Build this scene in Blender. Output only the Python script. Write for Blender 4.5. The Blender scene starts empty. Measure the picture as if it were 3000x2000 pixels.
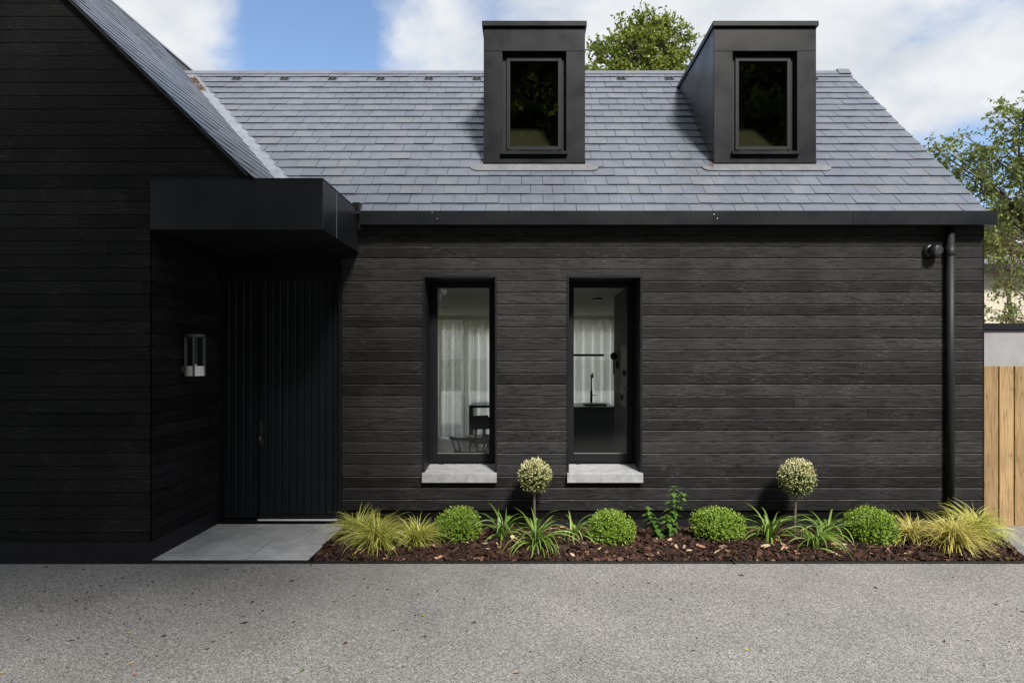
import bpy, math, random
import numpy as np
from mathutils import Vector, Matrix
R = math.radians
rng = np.random.default_rng(7)
random.seed(7)
scene = bpy.context.scene
col = scene.collection

# ---------------------------------------------------------------- camera
F, CX, CY, CD, CH = 1832.0, 1540.0, 1045.0, 6.54, 1.75     # focal (px of 3000), vanishing point, distance, height
cam_d = bpy.data.cameras.new("camera"); cam = bpy.data.objects.new("camera", cam_d); col.objects.link(cam)
cam.location = (0, -CD, CH); cam.rotation_euler = (R(90), 0, 0)
cam_d.sensor_width = 36; cam_d.lens = 36 * F / 3000
cam_d.shift_x = -(CX - 1500) / 3000; cam_d.shift_y = (CY - 1000) / 3000
cam_d.clip_end = 2000
scene.camera = cam
SUN = Vector((0.40, -1.0, 1.15)).normalized()
# ---------------------------------------------------------------- world
w = bpy.data.worlds.new("World"); scene.world = w; w.use_nodes = True
nt = w.node_tree; N = nt.nodes; L = nt.links; N.clear()
def nd(tree, t, **k):
    n = tree.nodes.new(t)
    for a, b in k.items():
        if a.startswith('i_'): n.inputs[a[2:].replace('_', ' ')].default_value = b
        else: setattr(n, a, b)
    return n
def math_n(tree, op, a, b=None, c=None, clamp=False):
    n = tree.nodes.new('ShaderNodeMath'); n.operation = op; n.use_clamp = clamp
    for i, v in enumerate((a, b, c)):
        if v is None: continue
        if isinstance(v, (int, float)): n.inputs[i].default_value = v
        else: tree.links.new(v, n.inputs[i])
    return n.outputs[0]
out = nd(nt, 'ShaderNodeOutputWorld')
sky = nd(nt, 'ShaderNodeTexSky', sky_type='NISHITA', sun_disc=False)
sky.sun_elevation = math.asin(SUN.z); sky.sun_rotation = math.atan2(SUN.x, SUN.y)
sky.altitude = 50; sky.air_density = 1.0; sky.dust_density = 1.2; sky.ozone_density = 2.5
bg = nd(nt, 'ShaderNodeBackground'); bg.inputs[1].default_value = 0.15
L.new(sky.outputs[0], bg.inputs[0])
tc = nd(nt, 'ShaderNodeTexCoord')
sep = nd(nt, 'ShaderNodeSeparateXYZ'); L.new(tc.outputs['Generated'], sep.inputs[0])
# clouds lie on a flat layer overhead: project the direction on it
den = math_n(nt, 'ADD', math_n(nt, 'MAXIMUM', sep.outputs[2], 0.0), 0.35)
cmb = nd(nt, 'ShaderNodeCombineXYZ')
L.new(math_n(nt, 'DIVIDE', sep.outputs[0], den), cmb.inputs[0]); L.new(math_n(nt, 'DIVIDE', sep.outputs[1], den), cmb.inputs[1])
n1 = nd(nt, 'ShaderNodeTexNoise'); n1.inputs['Scale'].default_value = 2.6; n1.inputs['Detail'].default_value = 9; n1.inputs['Roughness'].default_value = 0.58; n1.inputs['Distortion'].default_value = 0.25
L.new(cmb.outputs[0], n1.inputs['Vector'])
cov = math_n(nt, 'MULTIPLY_ADD', n1.outputs[0], 2.0, -0.34)
def blob(px, py, rad, amt):
    global cov
    d = Vector((px - CX, F, CY - py)).normalized()
    v = nd(nt, 'ShaderNodeVectorMath', operation='DISTANCE'); L.new(tc.outputs['Generated'], v.inputs[0]); v.inputs[1].default_value = d
    m = nd(nt, 'ShaderNodeMapRange', interpolation_type='SMOOTHSTEP'); m.inputs[1].default_value = rad; m.inputs[2].default_value = 0
    m.inputs[3].default_value = 0; m.inputs[4].default_value = amt
    L.new(v.outputs['Value'], m.inputs[0]); cov = math_n(nt, 'ADD', cov, m.outputs[0])
for b in ((860, 80, .30, -.62), (960, 200, .18, -.28), (770, 60, .12, -.2), (520, 110, .22, .46), (1250, 140, .15, .34), (1430, 10, .06, -.18), (2650, 190, .14, -.24), (2950, 520, .14, -.30), (2250, 80, .30, .30), (2750, 350, .18, .22)):
    blob(*b)
mr = nd(nt, 'ShaderNodeMapRange', interpolation_type='SMOOTHSTEP'); mr.inputs[1].default_value = .30; mr.inputs[2].default_value = .80
L.new(cov, mr.inputs[0])
n2 = nd(nt, 'ShaderNodeTexNoise'); n2.inputs['Scale'].default_value = 5; n2.inputs['Detail'].default_value = 6
L.new(cmb.outputs[0], n2.inputs['Vector'])
cr = nd(nt, 'ShaderNodeValToRGB'); cr.color_ramp.elements[0].position = .3; cr.color_ramp.elements[0].color = (.66, .71, .78, 1)
cr.color_ramp.elements[1].position = .62; cr.color_ramp.elements[1].color = (.93, .95, .97, 1)
L.new(n2.outputs[0], cr.inputs[0])
bc = nd(nt, 'ShaderNodeBackground'); bc.inputs[1].default_value = 0.68; L.new(cr.outputs[0], bc.inputs[0])
mx = nd(nt, 'ShaderNodeMixShader'); L.new(mr.outputs[0], mx.inputs[0]); L.new(bg.outputs[0], mx.inputs[1]); L.new(bc.outputs[0], mx.inputs[2])
L.new(mx.outputs[0], out.inputs[0])
# ---------------------------------------------------------------- sun
sd = bpy.data.lights.new("sun", 'SUN'); sd.energy = 4.6; sd.angle = R(10); sd.color = (1, .955, .89)
so = bpy.data.objects.new("sun", sd); col.objects.link(so); so.rotation_euler = (-SUN).to_track_quat('-Z', 'Y').to_euler(); so.location = (5, -10, 12)
scene.view_settings.view_transform = 'Standard'; scene.view_settings.look = 'None'; scene.view_settings.exposure = 0.5; scene.view_settings.gamma = 1

# ---------------------------------------------------------------- helpers
def X(px, y): return (px - CX) * (y + CD) / F
def Z(py, y): return CH - (py - CY) * (y + CD) / F
def tag(o, label=None, cat=None, group=None, kind=None):
    if label: o['label'] = label
    if cat: o['category'] = cat
    if group: o['group'] = group
    if kind: o['kind'] = kind
    return o
def empty(name, loc, label, cat, group=None, rz=0):
    o = bpy.data.objects.new(name, None); col.objects.link(o); o.location = loc; o.rotation_euler = (0, 0, rz)
    o.empty_display_size = .1
    return tag(o, label, cat, group)
def clip(poly, planes):
    """poly: list of 2-D points, planes: (a,b,c) keep a*u+b*v<=c"""
    for a, b, c in planes:
        res = []; n = len(poly)
        for i in range(n):
            p, q = poly[i], poly[(i + 1) % n]
            dp, dq = a * p[0] + b * p[1] - c, a * q[0] + b * q[1] - c
            if dp <= 0: res.append(p)
            if (dp < 0 < dq) or (dq < 0 < dp):
                t = dp / (dp - dq); res.append((p[0] + t * (q[0] - p[0]), p[1] + t * (q[1] - p[1])))
        poly = res
        if len(poly) < 3: return []
    return poly
class MB:
    def __init__(s): s.v = []; s.f = []; s.r = []; s.m = []
    def add(s, vs, fs, rnd=None, mi=0):
        b = len(s.v); s.v += [tuple(p) for p in vs]
        for f in fs: s.f.append([b + i for i in f])
        r = random.random() if rnd is None else rnd
        s.r += [r] * len(fs); s.m += [mi] * len(fs)
    def box(s, x0, x1, y0, y1, z0, z1, rnd=None, bev=0, mi=0):
        if bev:
            b = bev; vs = []; 
            for (zz, ins) in ((z0, b), (z0 + b, 0), (z1 - b, 0), (z1, b)):
                i = ins; j = b if ins == 0 else b
                if ins: ring = [(x0+b,y0+b),(x1-b,y0+b),(x1-b,y0+b),(x1-b,y1-b),(x1-b,y1-b),(x0+b,y1-b),(x0+b,y1-b),(x0+b,y0+b)]
                else: ring = [(x0+b,y0),(x1-b,y0),(x1,y0+b),(x1,y1-b),(x1-b,y1),(x0+b,y1),(x0,y1-b),(x0,y0+b)]
                vs += [(a, c, zz) for a, c in ring]
            fs = [[0,7,5,3] if False else [7,5,3,1]]
            for k in range(3):
                for q in range(8):
                    a, c = k*8+q, k*8+(q+1) % 8
                    fs.append([a, c, c+8, a+8])
            fs.append([24+1, 24+3, 24+5, 24+7])
            s.add(vs, fs, rnd, mi); return
        vs = [(x0,y0,z0),(x1,y0,z0),(x1,y1,z0),(x0,y1,z0),(x0,y0,z1),(x1,y0,z1),(x1,y1,z1),(x0,y1,z1)]
        s.add(vs, [(0,3,2,1),(4,5,6,7),(0,1,5,4),(1,2,6,5),(2,3,7,6),(3,0,4,7)], rnd, mi)
    def prism(s, pts, a, b, rnd=None, mi=0):
        """pts: list of 3-D points (polygon), extruded from offset a to offset b (vectors)"""
        n = len(pts); a = Vector(a); b = Vector(b)
        vs = [Vector(p) + a for p in pts] + [Vector(p) + b for p in pts]
        fs = [list(range(n))[::-1], list(range(n, 2*n))] + [[i, (i+1) % n, n+(i+1) % n, n+i] for i in range(n)]
        s.add(vs, fs, rnd, mi)
    def tube(s, pts, rad, seg=8, rnd=None, cap=True, mi=0):
        pts = [Vector(p) for p in pts]; n = len(pts)
        if isinstance(rad, (int, float)): rad = [rad] * n
        vs = []; fs = []
        up = None
        for i, p in enumerate(pts):
            t = (pts[min(i+1, n-1)] - pts[max(i-1, 0)]).normalized()
            if up is None: up = t.orthogonal().normalized()
            up = (up - t * up.dot(t)).normalized(); si = t.cross(up)
            for k in range(seg):
                a = 2*math.pi*k/seg; vs.append(p + (up*math.cos(a) + si*math.sin(a)) * rad[i])
        for i in range(n-1):
            for k in range(seg):
                fs.append([i*seg+k, i*seg+(k+1) % seg, (i+1)*seg+(k+1) % seg, (i+1)*seg+k])
        if cap: fs += [list(range(seg))[::-1], [(n-1)*seg+k for k in range(seg)]]
        s.add(vs, fs, rnd, mi)
    def lathe(s, prof, c, axis='z', seg=24, rnd=None, mi=0):
        vs = []; fs = []; n = len(prof); c = Vector(c)
        for (r, h) in prof:
            for k in range(seg):
                a = 2*math.pi*k/seg; u, v = r*math.cos(a), r*math.sin(a)
                vs.append(c + (Vector((u, v, h)) if axis == 'z' else Vector((u, h, v)) if axis == 'y' else Vector((h, u, v))))
        for i in range(n-1):
            for k in range(seg): fs.append([i*seg+k, i*seg+(k+1) % seg, (i+1)*seg+(k+1) % seg, (i+1)*seg+k])
        s.add(vs, fs, rnd, mi)
    def build(s, name, mat, parent=None, smooth=False, loc=None):
        me = bpy.data.meshes.new(name); me.from_pydata(s.v, [], s.f); me.update()
        at = me.attributes.new('rnd', 'FLOAT', 'FACE'); at.data.foreach_set('value', np.array(s.r, dtype=np.float32))
        mats = mat if isinstance(mat, (list, tuple)) else [mat]
        for m in mats: me.materials.append(m)
        if len(mats) > 1: me.polygons.foreach_set('material_index', s.m)
        if smooth: me.polygons.foreach_set('use_smooth', [True]*len(me.polygons))
        o = bpy.data.objects.new(name, me); col.objects.link(o)
        if loc: o.location = loc
        if parent:
            o.parent = parent
        return o
def fast_mesh(name, verts, k, mat, rnd, parent=None, extra=None):
    """verts (n*k,3): n separate polygons of k corners"""
    n = len(verts)//k
    me = bpy.data.meshes.new(name); me.vertices.add(n*k); me.vertices.foreach_set('co', np.asarray(verts, dtype=np.float32).ravel())
    me.loops.add(n*k); me.loops.foreach_set('vertex_index', np.arange(n*k, dtype=np.int32))
    me.polygons.add(n); me.polygons.foreach_set('loop_start', np.arange(0, n*k, k, dtype=np.int32))
    me.polygons.foreach_set('loop_total', np.full(n, k, dtype=np.int32))
    me.update(calc_edges=True); me.validate()
    at = me.attributes.new('rnd', 'FLOAT', 'FACE'); at.data.foreach_set('value', np.asarray(rnd, dtype=np.float32))
    me.materials.append(mat)
    o = bpy.data.objects.new(name, me); col.objects.link(o)
    if parent: o.parent = parent
    return o
def rel(vs, o): return vs - np.array(o)

# ---------------------------------------------------------------- materials
MATS = {}
def mat(name, base, rough=.6, spec=.5, metal=0, var=None, noise=None, bump=None, coords='Object', scale=(1,1,1), transl=0, rvar=None, coat=0):
    """var: list of (pos,color) driven by the face attribute rnd; noise: (scale, detail, dark, light[, roughness]) multiplier; bump:(scale,strength,dist)"""
    m = bpy.data.materials.new(name); m.use_nodes = True; t = m.node_tree; t.nodes.clear()
    o = nd(t, 'ShaderNodeOutputMaterial'); p = nd(t, 'ShaderNodeBsdfPrincipled')
    p.inputs['Roughness'].default_value = rough; p.inputs['Specular IOR Level'].default_value = spec; p.inputs['Metallic'].default_value = metal
    p.inputs['Base Color'].default_value = (*base, 1); p.inputs['Coat Weight'].default_value = coat
    c = None
    tcn = nd(t, 'ShaderNodeTexCoord'); mp = nd(t, 'ShaderNodeMapping'); mp.inputs['Scale'].default_value = scale
    t.links.new(tcn.outputs[coords], mp.inputs[0]); vec = mp.outputs[0]
    if var:
        at = nd(t, 'ShaderNodeAttribute', attribute_name='rnd'); r = nd(t, 'ShaderNodeValToRGB')
        while len(r.color_ramp.elements) < len(var): r.color_ramp.elements.new(.5)
        for e, (ps, cc) in zip(r.color_ramp.elements, var): e.position = ps; e.color = (*cc, 1)
        t.links.new(at.outputs['Fac'], r.inputs[0]); c = r.outputs[0]
    if noise:
        for ns in (noise if isinstance(noise[0], (tuple, list)) else [noise]):
            n = nd(t, 'ShaderNodeTexNoise'); n.inputs['Scale'].default_value = ns[0]; n.inputs['Detail'].default_value = ns[1]
            if len(ns) > 4: n.inputs['Roughness'].default_value = ns[4]
            t.links.new(vec, n.inputs['Vector'])
            q = nd(t, 'ShaderNodeMapRange'); q.inputs[1].default_value = .3; q.inputs[2].default_value = .7; q.inputs[3].default_value = ns[2]; q.inputs[4].default_value = ns[3]
            t.links.new(n.outputs[0], q.inputs[0])
            x = nd(t, 'ShaderNodeVectorMath', operation='SCALE'); t.links.new(q.outputs[0], x.inputs['Scale'])
            if c is None: x.inputs[0].default_value = base
            else: t.links.new(c, x.inputs[0])
            c = x.outputs[0]
    if c is not None: t.links.new(c, p.inputs['Base Color'])
    if rvar:
        n = nd(t, 'ShaderNodeTexNoise'); n.inputs['Scale'].default_value = rvar[0]; n.inputs['Detail'].default_value = 5
        t.links.new(vec, n.inputs['Vector'])
        q = nd(t, 'ShaderNodeMapRange'); q.inputs[1].default_value = .3; q.inputs[2].default_value = .7; q.inputs[3].default_value = rvar[1]; q.inputs[4].default_value = rvar[2]
        t.links.new(n.outputs[0], q.inputs[0]); t.links.new(q.outputs[0], p.inputs['Roughness'])
    if bump:
        n = nd(t, 'ShaderNodeTexNoise'); n.inputs['Scale'].default_value = bump[0]; n.inputs['Detail'].default_value = 6
        t.links.new(vec, n.inputs['Vector']); b = nd(t, 'ShaderNodeBump'); b.inputs['Strength'].default_value = bump[1]; b.inputs['Distance'].default_value = bump[2]
        t.links.new(n.outputs[0], b.inputs['Height']); t.links.new(b.outputs[0], p.inputs['Normal'])
    sh = p.outputs[0]
    if transl:
        tr = nd(t, 'ShaderNodeBsdfTranslucent'); 
        if c is not None: t.links.new(c, tr.inputs[0])
        else: tr.inputs[0].default_value = (*base, 1)
        mxx = nd(t, 'ShaderNodeMixShader'); mxx.inputs[0].default_value = transl
        t.links.new(sh, mxx.inputs[1]); t.links.new(tr.outputs[0], mxx.inputs[2]); sh = mxx.outputs[0]
    t.links.new(sh, o.inputs[0]); MATS[name] = m
    return m
def wood_mat(name, axis, dark, light, rough=(.5, .72), line=.34, flake=.0, bumpd=.004, spec=.35, tones=(.55, 1.4)):
    """charred or raw board: rnd shifts the grain per board; grain = contour rings of a stretched noise"""
    m = bpy.data.materials.new(name); m.use_nodes = True; t = m.node_tree; t.nodes.clear(); lk = t.links.new
    o = nd(t, 'ShaderNodeOutputMaterial'); p = nd(t, 'ShaderNodeBsdfPrincipled'); lk(p.outputs[0], o.inputs[0])
    p.inputs['Specular IOR Level'].default_value = spec
    g = nd(t, 'ShaderNodeTexCoord'); at = nd(t, 'ShaderNodeAttribute', attribute_name='rnd')
    s = nd(t, 'ShaderNodeSeparateXYZ'); lk(g.outputs['Object'], s.inputs[0])
    along = s.outputs[{'x': 0, 'y': 1, 'z': 2}[axis]]; 
    across = s.outputs[{'x': 2, 'y': 2, 'z': 0}[axis]]
    off = math_n(t, 'MULTIPLY', at.outputs['Fac'], 137.0)
    a2 = math_n(t, 'ADD', along, off)
    c1 = nd(t, 'ShaderNodeCombineXYZ'); lk(math_n(t, 'MULTIPLY', a2, 1.0), c1.inputs[0]); lk(math_n(t, 'MULTIPLY', across, 9.0), c1.inputs[1]); lk(off, c1.inputs[2])
    n = nd(t, 'ShaderNodeTexNoise'); n.inputs['Scale'].default_value = 1.0; n.inputs['Detail'].default_value = 2.5; n.inputs['Distortion'].default_value = .3; lk(c1.outputs[0], n.inputs['Vector'])
    ring = math_n(t, 'PINGPONG', math_n(t, 'MULTIPLY', n.outputs[0], 17.0), 1.0)
    c2 = nd(t, 'ShaderNodeCombineXYZ'); lk(math_n(t, 'MULTIPLY', a2, 3.2), c2.inputs[0]); lk(math_n(t, 'MULTIPLY', across, 120.0), c2.inputs[1]); lk(off, c2.inputs[2])
    f = nd(t, 'ShaderNodeTexNoise'); f.inputs['Scale'].default_value = 1.0; f.inputs['Detail'].default_value = 4; f.inputs['Roughness'].default_value = .8; lk(c2.outputs[0], f.inputs['Vector'])
    sm_ = nd(t, 'ShaderNodeMapRange', interpolation_type='SMOOTHSTEP'); sm_.inputs[1].default_value = 0; sm_.inputs[2].default_value = .45; lk(ring, sm_.inputs[0])
    h = math_n(t, 'ADD', math_n(t, 'MULTIPLY', sm_.outputs[0], line), math_n(t, 'MULTIPLY_ADD', f.outputs[0], 1.5, -.25))
    q = nd(t, 'ShaderNodeMapRange'); q.inputs[1].default_value = .30; q.inputs[2].default_value = .95 ; lk(h, q.inputs[0])
    r = nd(t, 'ShaderNodeValToRGB'); r.color_ramp.elements[0].color = (*dark, 1); r.color_ramp.elements[1].color = (*light, 1); lk(q.outputs[0], r.inputs[0])
    # per-board tone
    wn = nd(t, 'ShaderNodeTexWhiteNoise', noise_dimensions='1D'); lk(off, wn.inputs['W'])
    tone = nd(t, 'ShaderNodeMapRange'); tone.inputs[3].default_value = tones[0]; tone.inputs[4].default_value = tones[1]; lk(wn.outputs[0], tone.inputs[0])
    n3 = nd(t, 'ShaderNodeTexNoise'); n3.inputs['Scale'].default_value = 2.3; n3.inputs['Detail'].default_value = 4; lk(g.outputs['Object'], n3.inputs['Vector'])
    pt = nd(t, 'ShaderNodeMapRange'); pt.inputs[1].default_value = .3; pt.inputs[2].default_value = .7; pt.inputs[3].default_value = .78; pt.inputs[4].default_value = 1.22; lk(n3.outputs[0], pt.inputs[0])
    x = nd(t, 'ShaderNodeVectorMath', operation='SCALE'); lk(r.outputs[0], x.inputs[0]); lk(math_n(t, 'MULTIPLY', tone.outputs[0], pt.outputs[0]), x.inputs['Scale'])
    colr = x.outputs[0]
    if flake:   # small pale flakes where the char has worn off
        c3 = nd(t, 'ShaderNodeCombineXYZ'); lk(math_n(t, 'MULTIPLY', a2, 13.0), c3.inputs[0]); lk(math_n(t, 'MULTIPLY', across, 170.0), c3.inputs[1]); lk(off, c3.inputs[2])
        fl = nd(t, 'ShaderNodeTexNoise'); fl.inputs['Scale'].default_value = 1.0; fl.inputs['Detail'].default_value = 3; lk(c3.outputs[0], fl.inputs['Vector'])
        k = math_n(t, 'GREATER_THAN', fl.outputs[0], .64); msk = math_n(t, 'GREATER_THAN', n3.outputs[0], .52)
        mm = nd(t, 'ShaderNodeMix', data_type='RGBA'); lk(math_n(t, 'MULTIPLY', math_n(t, 'MULTIPLY', k, msk), flake), mm.inputs[0]); lk(colr, mm.inputs[6]); mm.inputs[7].default_value = (.17, .16, .15, 1); colr = mm.outputs[2]
    lk(colr, p.inputs['Base Color'])
    rr = nd(t, 'ShaderNodeMapRange'); rr.inputs[3].default_value = rough[0]; rr.inputs[4].default_value = rough[1]; lk(q.outputs[0], rr.inputs[0]); lk(rr.outputs[0], p.inputs['Roughness'])
    b = nd(t, 'ShaderNodeBump'); b.inputs['Strength'].default_value = .7; b.inputs['Distance'].default_value = bumpd; lk(h, b.inputs['Height']); lk(b.outputs[0], p.inputs['Normal'])
    MATS[name] = m; return m
def glass_mat(name, tint=(.97, .98, .97), refl=1.0):
    m = bpy.data.materials.new(name); m.use_nodes = True; t = m.node_tree; t.nodes.clear()
    o = nd(t, 'ShaderNodeOutputMaterial'); g = nd(t, 'ShaderNodeBsdfGlossy'); g.inputs['Roughness'].default_value = .0
    tr = nd(t, 'ShaderNodeBsdfTransparent'); tr.inputs[0].default_value = (*tint, 1)
    fr = nd(t, 'ShaderNodeFresnel'); fr.inputs[0].default_value = 1.5
    gm = nd(t, 'ShaderNodeNewGeometry'); k = math_n(t, 'MULTIPLY', math_n(t, 'MULTIPLY', fr.outputs[0], 1.9 * refl, clamp=True), math_n(t, 'SUBTRACT', 1.0, gm.outputs['Backfacing']))
    mm = nd(t, 'ShaderNodeMixShader'); t.links.new(k, mm.inputs[0]); t.links.new(tr.outputs[0], mm.inputs[1]); t.links.new(g.outputs[0], mm.inputs[2]); t.links.new(mm.outputs[0], o.inputs[0])
    MATS[name] = m; return m
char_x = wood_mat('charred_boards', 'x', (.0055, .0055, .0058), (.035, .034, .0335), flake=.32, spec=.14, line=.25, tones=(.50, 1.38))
arris_m = mat('worn_sunlit_board_edge', (.085, .082, .078), .7, .2, noise=((7, 5, .15, 1.5, .75),))  # paler top edge: worn char plus a painted sun highlight
char_w_shaded = wood_mat('charred_boards_wing_shaded', 'x', (.004, .004, .004), (.013, .0125, .012), flake=.25, spec=.12)  # same boards as the main wall, the wing's shade put into the colour
char_y_shaded = wood_mat('charred_boards_return_shaded', 'y', (.004, .004, .0045), (.012, .012, .013), flake=.15, spec=.12)  # entrance side boards, shade painted in as a darker tone
membrane = mat('membrane', (.004, .004, .004), .9, .1)
plinth_m = mat('plinth_metal', (.012, .0115, .014), .5, .25, noise=(4, 4, .8, 1.2), bump=(60, .15, .001))
alu = mat('anthracite_metal', (.0105, .0115, .0140), .5, .22, noise=((2.2, 5, .82, 1.15, .6), (30, 3, .95, 1.05)), rvar=(3, .3, .5), bump=(1.2, .12, .01))
alu_c = mat('canopy_metal', (.016, .0172, .0205), .36, .45, noise=((1.7, 4, .85, 1.15),), rvar=(2, .28, .42), bump=(1.0, .12, .01))
pvc = mat('window_frame_metal', (.009, .0095, .011), .5, .25, noise=(9, 3, .9, 1.1))
dark_gap = mat('dark_gap', (.004, .004, .005), .8, .1)
slate = mat('slate', (.1, .11, .13), .38, .85, var=[(0, (.099, .111, .139)), (.3, (.105, .117, .145)), (.6, (.109, .122, .150)), (.85, (.115, .127, .152)), (1, (.123, .132, .151))],
            noise=((6, 6, .86, 1.12, .65), (.7, 3, .9, 1.1), (45, 3, .93, 1.07)), rvar=(9, .30, .48), bump=(28, .35, .004))
slate_old = mat('slate_edge', (.03, .032, .036), .7, .3)
lead = mat('lead_flashing', (.155, .157, .17), .55, .4, noise=((4, 6, .72, 1.15, .7), (25, 4, .9, 1.1)), bump=(14, .4, .006))
zinc = mat('zinc_valley', (.27, .29, .33), .42, .6, metal=.35, noise=((9, 6, .7, 1.15, .7), (45, 4, .85, 1.1)), bump=(20, .4, .005))
ridge_m = mat('ridge_metal', (.13, .14, .165), .5, .4, noise=(6, 4, .85, 1.15))
sill_m = mat('concrete_sill', (.35, .355, .36), .75, .3, noise=((12, 7, .66, 1.16, .75), (90, 3, .9, 1.08)), bump=(70, .2, .002))
door_m = mat('door_paint', (.006, .0075, .010), .5, .3, noise=(5, 3, .85, 1.15))
thresh = mat('threshold_aluminium', (.75, .76, .78), .35, .6)
lamp_grey = mat('lantern_grey', (.08, .083, .086), .55, .3)
lamp_white = mat('lantern_white', (.86, .84, .80), .5, .4)
black_pl = mat('black_plastic', (.012, .012, .013), .35, .5)
screw_m = mat('screw_steel', (.5, .5, .5), .35, .6, metal=.8)
glass = glass_mat('window_glass'); glass_d = glass_mat('dormer_glass', (.85, .87, .80), 1.5)
# driveway: resin-bound stone
def gravel_mat():
    m = bpy.data.materials.new('resin_bound_gravel'); m.use_nodes = True; t = m.node_tree; t.nodes.clear(); lk = t.links.new
    o = nd(t, 'ShaderNodeOutputMaterial'); p = nd(t, 'ShaderNodeBsdfPrincipled'); lk(p.outputs[0], o.inputs[0])
    g = nd(t, 'ShaderNodeTexCoord')
    v = nd(t, 'ShaderNodeTexVoronoi', feature='F1'); v.inputs['Scale'].default_value = 145; lk(g.outputs['Object'], v.inputs['Vector'])
    hsv = nd(t, 'ShaderNodeSeparateColor'); lk(v.outputs['Color'], hsv.inputs[0])
    r = nd(t, 'ShaderNodeValToRGB'); E = r.color_ramp.elements
    for i, (ps, c) in enumerate([(0, (.12, .115, .108)), (.2, (.205, .198, .186)), (.5, (.270, .260, .244)), (.8, (.335, .322, .304)), (1, (.47, .455, .43))]):
        e = E[i] if i < 2 else E.new(ps); e.position = ps; e.color = (*c, 1)
    E[1].position = .2
    lk(hsv.outputs[0], r.inputs[0])
    edge = nd(t, 'ShaderNodeMapRange'); edge.inputs[1].default_value = .35; edge.inputs[2].default_value = .75; edge.inputs[3].default_value = 1; edge.inputs[4].default_value = .58; lk(v.outputs['Distance'], edge.inputs[0])
    n = nd(t, 'ShaderNodeTexNoise'); n.inputs['Scale'].default_value = .9; n.inputs['Detail'].default_value = 6; n.inputs['Roughness'].default_value = .65; lk(g.outputs['Object'], n.inputs['Vector'])
    q = nd(t, 'ShaderNodeMapRange'); q.inputs[1].default_value = .3; q.inputs[2].default_value = .7; q.inputs[3].default_value = .80; q.inputs[4].default_value = 1.14; lk(n.outputs[0], q.inputs[0])
    n4 = nd(t, 'ShaderNodeTexNoise'); n4.inputs['Scale'].default_value = 38; n4.inputs['Detail'].default_value = 4; lk(g.outputs['Object'], n4.inputs['Vector'])
    q4 = nd(t, 'ShaderNodeMapRange'); q4.inputs[1].default_value = .3; q4.inputs[2].default_value = .7; q4.inputs[3].default_value = .84; q4.inputs[4].default_value = 1.14; lk(n4.outputs[0], q4.inputs[0])
    x = nd(t, 'ShaderNodeVectorMath', operation='SCALE'); lk(r.outputs[0], x.inputs[0]); lk(math_n(t, 'MULTIPLY', math_n(t, 'MULTIPLY', edge.outputs[0], q.outputs[0]), q4.outputs[0]), x.inputs['Scale'])
    lk(x.outputs[0], p.inputs['Base Color']); p.inputs['Roughness'].default_value = .62; p.inputs['Specular IOR Level'].default_value = .35
    b = nd(t, 'ShaderNodeBump', invert=True); b.inputs['Strength'].default_value = .55; b.inputs['Distance'].default_value = .003; lk(v.outputs['Distance'], b.inputs['Height'])
    lk(b.outputs[0], p.inputs['Normal']); return m
gravel = gravel_mat()
paving_m = mat('porcelain_paving', (.50, .50, .50), .55, .4, noise=((3.5, 8, .60, 1.22, .75), (1.3, 4, .80, 1.12), (60, 3, .93, 1.06)), bump=(50, .15, .002), rvar=(4, .45, .7))
kerb_m = mat('grey_kerb', (.17, .175, .19), .7, .3, noise=(8, 6, .75, 1.2, .7), bump=(40, .3, .003))
soil_m = mat('soil', (.028, .018, .013), .95, .1, noise=(18, 6, .5, 1.5), bump=(40, .9, .02))
bark_m = mat('bark_chip', (.06, .035, .025), .8, .25, var=[(0, (.013, .007, .0055)), (.4, (.034, .018, .012)), (.68, (.068, .031, .020)), (.86, (.10, .048, .032)), (.94, (.20, .12, .08)), (1, (.38, .28, .20))], noise=(60, 3, .7, 1.3))
leaf_dry = mat('dry_leaf', (.3, .18, .1), .7, .3, var=[(0, (.30, .14, .09)), (.4, (.46, .27, .18)), (.75, (.56, .38, .26)), (1, (.60, .48, .30))], noise=(30, 4, .75, 1.2), transl=.2)
leaf_yel = mat('yellow_leaf', (.55, .42, .06), .6, .3, noise=(40, 3, .7, 1.2), transl=.2)
leaf_grn = mat('green_leaf_fallen', (.10, .24, .05), .6, .3, noise=(40, 3, .7, 1.2), transl=.2)
def leafm(n, a, b, c, tr=.35, rough=.45, spec=.4): return mat(n, b, rough, spec, var=[(0, a), (.5, b), (1, c)], transl=tr)
box_m = leafm('box_leaf', (.07, .14, .012), (.17, .28, .03), (.36, .48, .08), .3)
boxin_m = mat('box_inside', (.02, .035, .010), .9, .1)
std_m = mat('variegated_leaf', (.4, .4, .2), .5, .35, var=[(0, (.03, .06, .016)), (.38, (.09, .14, .035)), (.52, (.36, .36, .13)), (.78, (.62, .58, .30)), (1, (.78, .74, .50))], transl=.25)
strap_m = leafm('strap_leaf', (.085, .15, .022), (.17, .27, .05), (.34, .43, .12), .25, .35, .5)
sedge_m = leafm('sedge_blade', (.20, .26, .03), (.56, .56, .12), (.84, .78, .34), .3, .4)
sedge_w = leafm('sedge_blade_warm', (.26, .24, .05), (.60, .54, .14), (.86, .76, .38), .3, .4)
shrub_m = leafm('shrub_leaf', (.045, .105, .018), (.095, .19, .032), (.19, .31, .065), .3)
trunk_m = mat('bark_stem', (.13, .10, .085), .85, .2, noise=(30, 4, .6, 1.3), bump=(60, .5, .004))
stem_m = mat('green_stem', (.10, .16, .04), .6, .3)
twig_m = mat('tree_bark', (.11, .085, .07), .85, .2, noise=(14, 4, .6, 1.3))
birch_tw = mat('reddish_branch', (.20, .11, .085), .7, .3, noise=(14, 4, .7, 1.3))
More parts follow.
